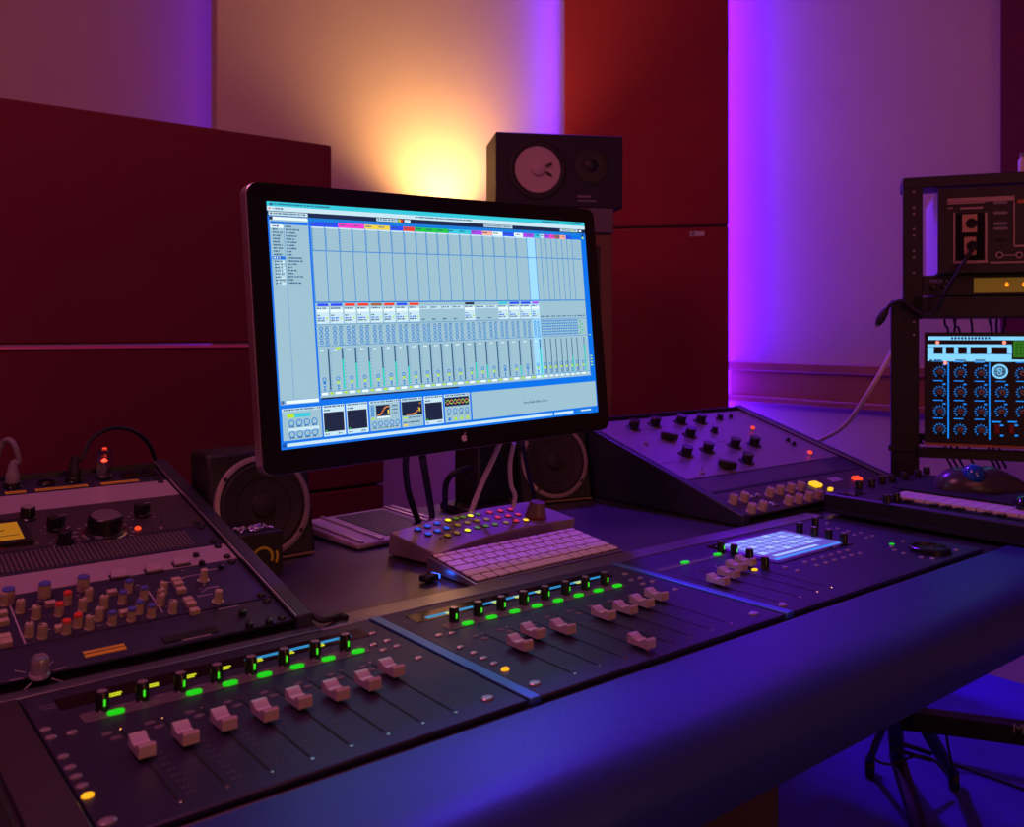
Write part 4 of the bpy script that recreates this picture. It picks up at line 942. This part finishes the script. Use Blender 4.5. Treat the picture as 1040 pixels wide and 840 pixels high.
# mat and trackball
pad = tag(part('mouse_mat', MB().prism(rrect(-.125, .125, -.27, .27, .02), 0, .003, XY), M_matte, loc=(1.80, .66, .8248), bev=.001), 'black mat lying over the music keyboard beneath the trackball', 'mat')
pad.location = (1.797, .640, .8260)
tbp = at(1002, 497, .828)
tb = thing('trackball_mouse', 'dark grey trackball mouse with a glossy blue ball', 'mouse', (tbp.x - .004, tbp.y + .006, .8291), math.radians(-38.6))
def superblob(nx=28, ny=14):
    vs = []; fs = []
    for i in range(ny + 1):
        ph = (PI / 2) * i / ny
        for k in range(nx):
            a = 2 * PI * k / nx; r = math.cos(ph)
            x = .092 * r * math.cos(a); y = .046 * r * math.sin(a) * (1 - .18 * math.cos(a)) ; z = math.sin(ph) * .046 * (1 - .30 * math.cos(a) * r * .6)
            if x > .02: z *= 1 - .35 * ((x - .02) / .06) ** 1.2
            z = z * (1 - .18 * math.exp(-((x + .022) ** 2 + y ** 2) / .0006))
            vs.append((x, y, z))
    for i in range(ny):
        for k in range(nx): k2 = (k + 1) % nx; fs.append((i * nx + k, i * nx + k2, (i + 1) * nx + k2, (i + 1) * nx + k))
    fs.append(tuple(reversed(range(nx)))); fs.append(tuple(ny * nx + k for k in range(nx))); return MB().add(vs, fs)
part('shell', superblob(), mat('graphite_plastic', (.05, .042, .055), .26), tb)
part('blue_ball', MB().lathe((-.030, -.024, .0300), [(0.0001, -.021)] + [(.021 * math.cos(a), .021 * math.sin(a)) for a in [(-80 + 16 * k) * PI / 180 for k in range(11)]] + [(0, .021)], seg=32), mat('blue_ball', (.01, .07, .42), .12, coat=.5), tb)
P = at(1034, 514, .828); sg = thing('small_gadget', 'small dark rounded gadget on the mat at the right frame edge', 'gadget', (P.x + .01, P.y - .01, .8291), .3)
part('shell', MB().lathe((0, 0, 0), [(.030, 0), (.030, .006), (.024, .013), (.010, .017), (0, .0175)], seg=28, sx=1, sy=.7), M_blackg, sg)
part('wheel', MB().cyl((-.0, -.003, .0165), .006, .006, axis=(0, 1, 0), seg=20), M_rubber, sg)
# ================================================================== EQUIPMENT RACK
wd = Vector((.523, -.853, 0)).normalized(); RO = Vector((2.003, 1.087, 0)); rrz = math.atan2(wd.y, wd.x); nr = Vector((-.853, -.523, 0)).normalized()
def rk(px, py, y=0):
    P = hit(px, py, RO - nr * y, nr) - RO; return P.dot(wd), P.z
rack = thing('equipment_rack', 'black open equipment rack of posts and rails right of the desk', 'rack', RO, rrz)
xL, _ = rk(905, 400); zt_low = rk(910, 305)[1]; xU = rk(917, 250)[0]; zTop = rk(917, 181)[1]; zU0 = rk(917, 322)[1]
WR = .56; hole = MB()
def post(x0, x1, y0, y1, z0, z1): return part('post', MB().bb(x0, x1, y0, y1, z0, z1), M_black, rack, bev=.0015)
lp0 = xL
post(lp0, lp0 + .060, 0, .035, .20, zt_low); post(lp0 + .05, lp0 + .08, .33, .36, .20, zt_low); post(lp0 + WR, lp0 + WR + .035, 0, .03, .20, zt_low); post(lp0 + WR, lp0 + WR + .035, .36, .39, .20, zt_low)
pf = part('slotted_rail', MB().bb(xU, xU + .042, -.003, .02, zU0 - .005, zTop - .001), M_black, rack, bev=.001)
b = MB()
for py in [195, 211, 217.5, 233, 239.5, 255, 261.5, 277, 327, 340]:
    x, z = rk(928, py); b.cyl((x, -.004, z), .0028, .0012, axis=(0, -1, 0), seg=10)
part('mounting_holes', b, mat('hole_glint', (.55, .45, .65), .3, .8), pf)
part('top_cover', MB().bb(xU, xU + WR + .02, -.004, .10, rk(917, 192)[1], zTop), M_black, rack, bev=.002)
part('slotted_rail', MB().bb(xU + WR - .02, xU + WR + .02, -.003, .02, zU0, zTop - .02), M_black, rack)
zA = rk(990, 322)[1]; zB = rk(990, 301)[1]
part('cross_rail', MB().bb(xU + .02, xU + WR, -.003, .30, zA, zB), M_black, rack, bev=.001)
z0_, z1_ = rk(990, 467)[1], rk(990, 457)[1]
part('cross_rail', MB().bb(lp0 + .05, lp0 + WR, .0, .02, z0_, z1_), M_black, rack, bev=.001)
part('cross_rail', MB().bb(lp0 + .03, lp0 + WR, .362, .385, z0_ - .01, z1_ - .005), M_black, rack, bev=.001)
part('brace', MB().bb(lp0 - .006, lp0 + .05, -.006, 0, rk(910, 455)[1] - .006, rk(910, 455)[1] + .006), M_black, rack, bev=.001)
# lower black bar with letters and legs
x0_, z0b = rk(942, 741, -.12); _, z1b = rk(942, 722, -.12)
part('lower_bar', MB().bb(x0_ - .03, x0_ + .46, -.14, -.10, z0b, z1b), M_black, rack, bev=.002)
tm = text_mesh('M-A', .030); tm.materials.append(M_mark); xx, zz = rk(1028, 744, -.14); inst('writing', tm, rack, (xx, -.1405, zz), rot=(PI / 2, 0, 0))
def rl(px, py, z=0):
    P = at(px, py, z) - RO; return Vector((P.dot(wd), -P.dot(nr), P.z))
def leg(pa, pb, w=.014):
    part('leg', MB().tube([pa, pa * .5 + pb * .5, pb], w, 8), M_black, rack)
top = Vector((lp0 + .04, -.02, .30)); 
leg(rl(905, 700, .34), rl(912, 772, .06), .018); leg(rl(911, 768, .06), rl(940, 862, .012), .020)
leg(rl(935, 730, .26), rl(968, 788, .03), .016); leg(rl(898, 735, .26), rl(882, 775, .03), .009)
leg(rl(905, 752, .16), rl(945, 765, .10), .006); leg(rl(905, 760, .14), rl(945, 772, .09), .005)
part('front_plate', MB().bb(lp0, lp0 + .06, -.10, .03, .26, .30), M_black, rack)
for px, py in [(883, 776), (968, 789)]:
    P = rl(px, py, .03); part('caster', MB().lathe((P.x - .01, P.y, .026), [(.024, 0), (.026, .004), (.026, .018), (.024, .022), (0, .022)], axis=(1, 0, 0), seg=24), M_rubber, rack)
xk, zk = rk(1038, 172, .03)
P = RO + wd * xk - nr * .03; 
gl = thing('glass_vial', 'small pale vial standing on the rack top at the right frame edge', 'vial', (P.x, P.y, zTop))
part('body', MB().lathe((0, 0, 0), [(.008, 0), (.008, .030), (.004, .036), (.004, .040), (0, .040)], seg=20), M_white, gl)
part('cap', MB().lathe((0, 0, .040), [(.005, 0), (.005, .008), (0, .009)], seg=16), M_grey, gl)
# devices
x0d, zt = rk(955, 193, -.03); _, zb = rk(955, 277, -.03)
x0d = rk(953.5, 230, -.03)[0]
def rt(name, label, x, y, z, cat='audio unit'):
    P = RO + wd * x - nr * y + UP * z; return thing(name, label, cat, P, rrz)
dv_ = rt('tape_player', 'black tape player framed in silver lines, top of the equipment rack', x0d, -.03, zb)
Hd = zt - zb; Wd = .44
part('case', MB().bb(0, Wd, .004, .31, 0, Hd), mat('pale_painted_steel', (.62, .58, .66), .5), dv_, bev=.001)
part('front_panel', MB().bb(-.002, Wd + .002, -.006, .005, -.002, Hd + .002), M_black, dv_, bev=.001)
def dl_(px, py): x, z = rk(px, py, -.036); return x - x0d, z - zb
def dbox(a, c, y0=-.008, y1=-.005): x0, z0 = dl_(*a); x1, z1 = dl_(*c); return MB().bb(min(x0, x1), max(x0, x1), y0, y1, min(z0, z1), max(z0, z1))
wn = part('cassette_window', dbox((970, 217), (999, 264)), M_blackg, dv_)
b = MB()
for a, c in [((962, 202), (1030, 203.5)), ((968, 216), (970, 266)), ((1000, 216), (1002.5, 266)), ((968, 265), (1003, 267)), ((962, 211), (968, 212)), ((1005, 266), (1040, 267)), ((1029, 205), (1030.5, 250)), ((1030, 249), (1050, 250.5)), ((962, 205.5), (1000, 206.3)), ((975, 211), (998, 212))]:
    m_ = dbox(a, c, -.0095, -.006); b.add(m_.v, m_.f)
part('silver_lines', b, mat('silver_line', (.40, .28, .26), .4, .5), dv_)
for a, c in [((977, 218), (992, 236)), ((979, 241), (991, 259))]:
    cs = part('socket_plate', dbox(a, c, -.0105, -.008), mat('bronze_plate', (.50, .33, .22), .35, .7), wn)
    x, z = dl_((a[0] + c[0]) / 2 + 2, (a[1] + c[1]) / 2); part('socket', MB().lathe((x, -.0105, z), [(.011, 0), (.011, .004), (.008, .004), (.008, .001), (0, .001)], axis=(0, -1, 0), seg=20), M_groove, cs)
for py in (204.5, 215, 226, 231): part('button_bar', dbox((1009, py), (1023, py + 2.5), -.009, -.006), M_grey, dv_)
part('orange_strip', dbox((1033, 203), (1046, 206), -.009, -.006), mat('copper_strip', (.45, .12, .03), .4), dv_)
part('down_mark', MB().prism([dl_(1009, 243), dl_(1024, 243), dl_(1017, 247)], -.008, -.006, XZ), M_groove, dv_)
for px in (1015, 1035):
    x, z = dl_(px, 259); part('jack_socket', MB().lathe((x, -.006, z), [(.0075, 0), (.0075, .003), (.0045, .003), (.0045, .0005), (0, .0005)], axis=(0, -1, 0), seg=20), mat('silver_line', (.4, .28, .26), .4, .5), dv_)
    part('jack_hole', MB().cyl((x, -.0088, z), .0045, .0006, axis=(0, -1, 0), seg=16), M_groove, dv_)
x, z = dl_(1025, 259); part('jack_line', MB().bb(x - .018, x + .018, -.0075, -.006, z - .001, z + .001), MATS['silver_line'], dv_)
# 1U unit
xu, zb2 = rk(937, 301, -.006); _, zt2 = rk(937, 280, -.006)
du = rt('power_conditioner', 'slim black rack unit with amber display strip and two orange lights', xu, -.006, zb2)
part('front_panel', MB().bb(0, .48, 0, .006, .001, zt2 - zb2), M_black, du, bev=.001)
part('chassis', MB().bb(.03, .45, .006, .2, .002, zt2 - zb2 - .002), M_black, du)
def dl2(px, py): x, z = rk(px, py, -.006); return x - xu, z - zb2
x0_, z0_ = dl2(989, 297.5); _, z1_ = dl2(989, 282.5)
dd = part('amber_display', MB().bb(x0_, x0_ + .20, -.002, 0, z0_, z1_), mat('amber_glass', (.20, .12, .02), .3, emit=(.55, .30, .03), es=.16), du)
b = MB()
for px in (1022.5, 1040):
    x, z = dl2(px, 289); b.lathe((x, -.002, z), [(.005, 0), (.0048, .0015), (0, .002)], axis=(0, -1, 0), seg=12, sy=.7)
part('orange_lights', b, glow('orange_hot', (1, .22, .01), 2), dd)
tm = text_mesh('MIDI  4 +', .0125); tm.materials.append(mat('violet_letters', (.30, .26, .5), .5)); x, z = dl2(944.5, 287.3); inst('writing', tm, du, (x, -.0003, z), rot=(PI / 2, 0, 0))
for px, py in [(947, 292), (958, 291)]:
    x, z = dl2(px, py); part('knob', MB().lathe((x, 0, z), [(.006, 0), (.0055, .010), (0, .011)], axis=(0, -1, 0), seg=18), M_knobB, du)
# synthesiser
xs_, zbS = rk(939, 449.5, -.012); _, ztS = rk(939, 337.5, -.012)
sy = rt('rack_synthesiser', 'rack synthesiser with glowing blue dial markings and bronze knobs', xs_, -.012, zbS, 'synthesiser')
Hy = ztS - zbS; part('front_panel', MB().bb(0, .483, 0, .006, .001, Hy), M_black, sy, bev=.001); part('chassis', MB().bb(.02, .46, .006, .12, .004, Hy - .004), M_black, sy)
part('wooden_rail', MB().bb(0, .483, -.001, .05, -.006, 0), mat('copper_edge', (.40, .16, .06), .4), sy)
q = lambda x, y: (930 + x / 6.4625, 330 + y / 6.4625)
def dy(px, py): x, z = rk(px, py, -.012); return x - xs_, z - zbS
BLU = glow('panel_blue', (.0, .24, .85), 1.25); LBL = glow('panel_light', (.20, .58, .95), 1.2)
g = MB(); h = MB()
def pb_(mb, a, c, y=-.0008):
    x0, z0 = dy(*q(*a)); x1, z1 = dy(*q(*c)); mb.bb(x0, x1, y, 0, min(z0, z1), max(z0, z1))
pb_(h, (82, 75), (760, 100)); pb_(h, (78, 127), (630, 145)); pb_(h, (78, 190), (630, 243)); pb_(h, (620, 228), (760, 243))
for a, c in [(78, 118), (178, 198), (252, 278), (335, 358), (466, 494), (600, 632)]: pb_(h, (a, 145), (c, 190))
part('lit_header', h, LBL, sy)
for a, c in [(210, 218), (480, 488)]: pb_(g, (a, 245), (c, 745 if a < 400 else 755))
knobs = [(158, 310), (293, 315), (428, 318), (158, 438), (293, 440), (428, 442), (567, 443), (158, 566), (293, 568), (428, 570), (563, 570), (158, 684), (291, 688), (428, 692), (697, 320), (702, 443), (700, 572), (840, 320), (840, 443), (840, 572)]
for kx, ky in knobs:
    x, z = dy(*q(kx, ky))
    for j in range(11):
        a = math.radians(-50 + 28 * j); R0 = .0115; g.box((x + R0 * math.cos(a), -.0004, z + R0 * math.sin(a)), (.0042, .0008, .0013), 0, Matrix.Rotation(-a, 3, 'Y'))
    x0, z0 = dy(*q(kx - 42, ky - 70)); g.bb(x0, x0 + .020, -.0008, 0, z0, z0 + .0018); 
    if ky < 600: x0, z0 = dy(*q(kx + 20, ky - 45)); g.bb(x0, x0 + .006, -.0008, 0, z0, z0 + .003)
for a in [(500, 632), (605, 632)]: pb_(g, a, (a[0] + 60, a[1] + 10))
for a in [(555, 655), (650, 655), (555, 722), (650, 722)]: pb_(g, a, (a[0] + 22, a[1] + 10))
for a, c in [((150, 224), (175, 236)), ((260, 224), (390, 236)), ((390, 224), (460, 236))]: pass
part('lit_markings', g, BLU, sy)
hh = MB()
for a in range(232, 490, 22): pb_(hh, (a, 80), (a + 14, 94), -.0011)
for a, c in [(120, 170), (260, 330), (390, 455), (90, 110)]: pb_(hh, (a, 228), (c, 237), -.0011)
part('header_writing', hh, M_groove, sy)
SK = MB().lathe((0, 0, 0), [(.0066, 0), (.0066, .004), (.0055, .010), (.0045, .0115), (0, .0115)], axis=(0, -1, 0), seg=20)
SKM = SK.mesh('knob', mat('bronze_knob', (.42, .26, .16), .35, .5))
SKC = MB().lathe((0, -.0115, 0), [(.0022, 0), (0, .0004)], axis=(0, -1, 0), seg=12).mesh('cap', M_groove)
for kx, ky in knobs:
    x, z = dy(*q(kx, ky)); k = inst('knob', SKM, sy, (x, 0, z)); inst('cap', SKC, k)
for a, c in [((118, 148), (172, 188)), ((198, 148), (252, 188)), ((278, 148), (335, 188)), ((358, 148), (466, 188)), ((494, 148), (600, 188))]:
    m_ = MB(); pb_(m_, a, c, -.003); part('dark_button', m_, M_black, sy, bev=.0004)
for a in [(143, 115), (582, 115), (195, 250)]:
    x, z = dy(*q(*a)); part('red_led', MB().lathe((x, 0, z), [(.0036, 0), (.003, .002), (0, .003)], axis=(0, -1, 0), seg=14), glow('red_hot', (1, .12, .08), 4), sy)
for a in [(516, 655), (610, 655)]:
    m_ = MB(); pb_(m_, a, (a[0] + 36, a[1] + 60), -.004); part('red_rocker', m_, mat('red_rocker', (.25, .01, .015), .4), sy, bev=.0006)
m_ = MB(); pb_(m_, (640, 105), (900, 215), -.002); lc = part('green_lcd', m_, glow('lcd', (.02, .16, .01), 1), sy)
m_ = MB()
for r in range(4):
    for k in range(6): pb_(m_, (655 + k * 26, 120 + r * 22), (670 + k * 26, 130 + r * 22), -.0023)
part('lcd_text', m_, glow('lcd_text', (.0, .06, .0), 1), lc)
# round emblem
x, z = dy(*q(552, 306)); b = MB(); b.lathe((x, 0, z), [(.0165, 0), (.0165, .0010), (.0128, .0010), (.0128, 0)], axis=(0, -1, 0), seg=32)
for sg_ in (-1, 1):
    for k in range(9):
        a = math.radians(-20 + k * 25) + (0 if sg_ > 0 else PI)
        b.box((x + .0040 * math.cos(a), -.0005, z + sg_ * .0036 + .0036 * math.sin(a)), (.0016, .001, .0022), 0, Matrix.Rotation(-a, 3, 'Y'))
b.box((x, -.0005, z), (.0020, .001, .0090), 0, Matrix.Rotation(-.9, 3, 'Y'))
part('round_emblem', b, LBL, sy)
# ================================================================== CABLES
def cable(label, pts, r, m=M_rubber, n=10, name='cable', group=None): return tag(part(name, MB().tube(spline(pts, n), r), m), label, 'cable', group)
def rp(px, py, y): return hit(px, py, RO - nr * y, nr)
for i, (a, b1, mid) in enumerate([(958, 963, 2), (966, 969, 4), (972, 975, -2), (984, 987, 3), (1003, 1007, 3), (1014, 1012, -2), (1019, 1018, 2)]):
    lab = ['leftmost thin black cable hanging behind the synthesiser', 'second thin black cable from the left behind the synthesiser', 'third thin black cable behind the synthesiser, above its header', 'lone black cable hanging above the fourth lit button of the synthesiser', 'slanting black cable above the green display end of the synthesiser', 'black cable crossing its neighbour at the right behind the synthesiser', 'rightmost thin black cable hanging behind the synthesiser'][i]
    cable(lab, [rp(a, 316, .30), rp(a + mid, 330, .31), rp(b1, 345, .30), rp(b1 - 3, 450, .32), rp(b1 + 4, 476, .31)], .003, group='black cables hanging inside the rack')
# white cable from the rack to behind the right bay
cable('white cable swooping from the rack down behind the right bay', [rp(912, 345, .05), rp(898, 372, -.01), rp(880, 402, .0), rp(858, 432, .08), rp(835, 446, .16), rp(826, 449, .2), rp(818, 470, .25)], .0055, M_wcable)
# black cable with plug over the rack post
cable('black cable draped over the rack post beside the tape player', [rp(990, 250, -.05), rp(978, 268, -.06), rp(962, 294, -.05), rp(950, 316, -.03), rp(935, 318, -.03), rp(918, 306, -.02), rp(905, 309, -.02), rp(901, 314, -.02)], .0045)
cp = thing('cable_plug', 'black plug at the end of the cable hanging off the rack post', 'plug', rp(901, 313, -.02))
d_ = rp(891, 330, -.02) - rp(901, 313, -.02)
part('body', MB().lathe((0, 0, 0), [(.005, 0), (.009, .012), (.010, .03), (.006, d_.length)], axis=tuple(d_), seg=18), M_rubber, cp)
part('tip', MB().cyl(d_, .0035, .006, axis=tuple(d_), seg=12), M_chrome, cp)
# monitor cables
def dp(px, py, Y): return hit(px, py, Vector((0, Y, 0)), Vector((0, 1, 0)))
cable('black cable dropping from the screen, left of the pair', [dp(413, 462, 1.20), dp(412, 475, 1.26), dp(415, 500, 1.33), dp(424, 527, 1.36), dp(426, 532, 1.38)], .0055, group='cables below the screen')
cable('black cable dropping from the screen, right of the pair', [dp(429, 462, 1.20), dp(431, 475, 1.26), dp(436, 505, 1.33), dp(439, 524, 1.38)], .0060)
cable('black cable curving from the screen post to the desk', [dp(478, 474, 1.33), dp(462, 480, 1.32), dp(453, 492, 1.34), dp(452, 515, 1.42)], .0055)
cable('thin dark cable hooked beside the curved black one', [dp(482, 480, 1.34), dp(471, 490, 1.33), dp(465, 505, 1.36), dp(462, 518, 1.40)], .003)
cable('white cable slanting down from the screen to the grey controller', [dp(508, 450, 1.20), dp(502, 464, 1.23), dp(489, 492, 1.25), dp(478, 520, 1.245)], .0046, M_wcable)
cable('white cable hanging nearly straight beneath the screen, beside the black speaker', [dp(522, 450, 1.20), dp(518, 470, 1.22), dp(519, 492, 1.225), dp(523, 503, 1.23), dp(521, 515, 1.235)], .0042, M_wcable)
cable('dark cable looping behind the two white ones', [dp(531, 452, 1.24), dp(536, 480, 1.29), dp(541, 498, 1.33), dp(543, 512, 1.36)], .004)
# left bay plugs and cables
def lp_(px, py, w):  # point above bay at slope distance w
    P0 = OL + aL * w; return hit(px, py, P0, Vector((0, 1, 0)))
SOCK = OL + aL * .514
xA = fL(80, 496)[0]; xB = fL(18, 505)[0]
def plug(x, label, tall):
    P = OL + aL * .514 + Vector((x, 0, 0)) + nL * .003
    t = thing('cable_plug', label, 'plug', P, rot=(thL * .6, 0, 0))
    part('body', MB().lathe((0, 0, 0), [(.0095, 0), (.0100, .006), (.0088, .018), (.0072, .020), (.0060, .030), (.003, .036), (0, .036)], seg=20), M_rubber if tall else M_grey, t)
    part('collar', MB().lathe((0, 0, .0), [(.0112, 0), (.0112, .004), (.0098, .005), (0, .005)], seg=20), M_black, t)
    return P + Vector((0, -.004, .034))
pA = plug(xA, 'black plug under the long arching cable, left of the glowing valve', True)
pB = plug(xB, 'metal plug at the left frame edge in the left bay', False)
Y0 = pA.y
cable('black cable arching from the plug beside the valve over the bay corner', [pA, dp(83, 466, Y0), dp(92, 447, Y0 + .02), dp(110, 436, Y0 + .03), dp(130, 436, Y0 + .05), dp(147, 446, Y0 + .07), dp(156, 462, Y0 + .09), dp(161, 480, Y0 + .10), dp(163, 500, Y0 + .11)], .0034)
cable('grey cable looping over at the left frame edge', [pB, dp(19, 468, Y0), dp(15, 453, Y0), dp(9, 447, Y0 + .01), dp(3, 450, Y0 + .02), dp(-3, 465, Y0 + .03), dp(-6, 500, Y0 + .08)], .0040, M_grey)
# loose connectors by the bay corner
P = at(322, 630, .783)
cable('short black lead with red and black ends behind the left bay corner', [at(300, 628, .785), at(312, 624, .79), at(328, 630, .788), at(345, 626, .785), at(352, 628, .784)], .004)
def rw(px, py, dz, y): return rp(px, py, y)
cable('thin black cable tangled round the nearest rack leg', [rw(893, 742, 0, -.04), rw(886, 760, 0, -.06), rw(890, 772, 0, -.07), rw(905, 776, 0, -.07), rw(930, 768, 0, -.06), rw(948, 772, 0, -.05), rw(960, 784, 0, -.05)], .003)
cable('thin black cable hanging from the lower rack bar to the far caster', [rw(961, 744, 0, -.09), rw(963, 758, 0, -.08), rw(966, 772, 0, -.07), rw(969, 784, 0, -.06)], .0028)
cable('long thin black cable running off along the blue floor to the right', [at(966, 776, .02), at(985, 782, .008), at(1012, 791, .006), at(1045, 803, .006)], .004)
# ================================================================== LIGHT
area('ceiling_magenta', (-.25, .9, 2.75), .7, .7, (1, .21, .50), 13, target=(.3, 1.2, .8))
area('warm_back', (.2, -1.6, 2.3), 1.2, .6, (1, .16, .26), 7, target=(1.3, 1.8, 1.0))
area('amber_low', (.7, -1.3, 1.0), .35, .35, (1, .40, .10), 3.2, target=(.8, 1.0, .9))
l = bpy.data.lights.new('violet_spot', 'SPOT'); l.energy = 165; l.color = (.17, .012, 1); l.shadow_soft_size = .10; l.spot_size = math.radians(66); l.spot_blend = .8
lo = bpy.data.objects.new('violet_spot', l); C.objects.link(lo); lo.location = (1.95, 2.45, 2.78); lo.rotation_euler = (Vector((1.85, .9, .6)) - lo.location).to_track_quat('-Z', 'Y').to_euler()
wld = bpy.data.worlds.new('studio_air'); wld.use_nodes = True; wld.node_tree.nodes['Background'].inputs[0].default_value = (.30, .06, .20, 1); wld.node_tree.nodes['Background'].inputs[1].default_value = .01
S.world = wld
# ================================================================== CAMERA
cam = bpy.data.cameras.new('camera'); cam.sensor_width = 36; cam.lens = FL / 1040 * 36; cam.shift_y = -82 / 1040; cam.clip_start = .02
cam.dof.use_dof = True; cam.dof.focus_distance = 1.35; cam.dof.aperture_fstop = 8
co = bpy.data.objects.new('camera', cam); C.objects.link(co); co.location = CAM
co.rotation_euler = (PI / 2, 0, math.atan2(FWD.y, FWD.x) - PI / 2)
S.camera = co
S.view_settings.view_transform = 'Standard'; S.view_settings.look = 'None'; S.view_settings.exposure = 0; S.view_settings.gamma = 1; S.view_settings.use_curve_mapping = False
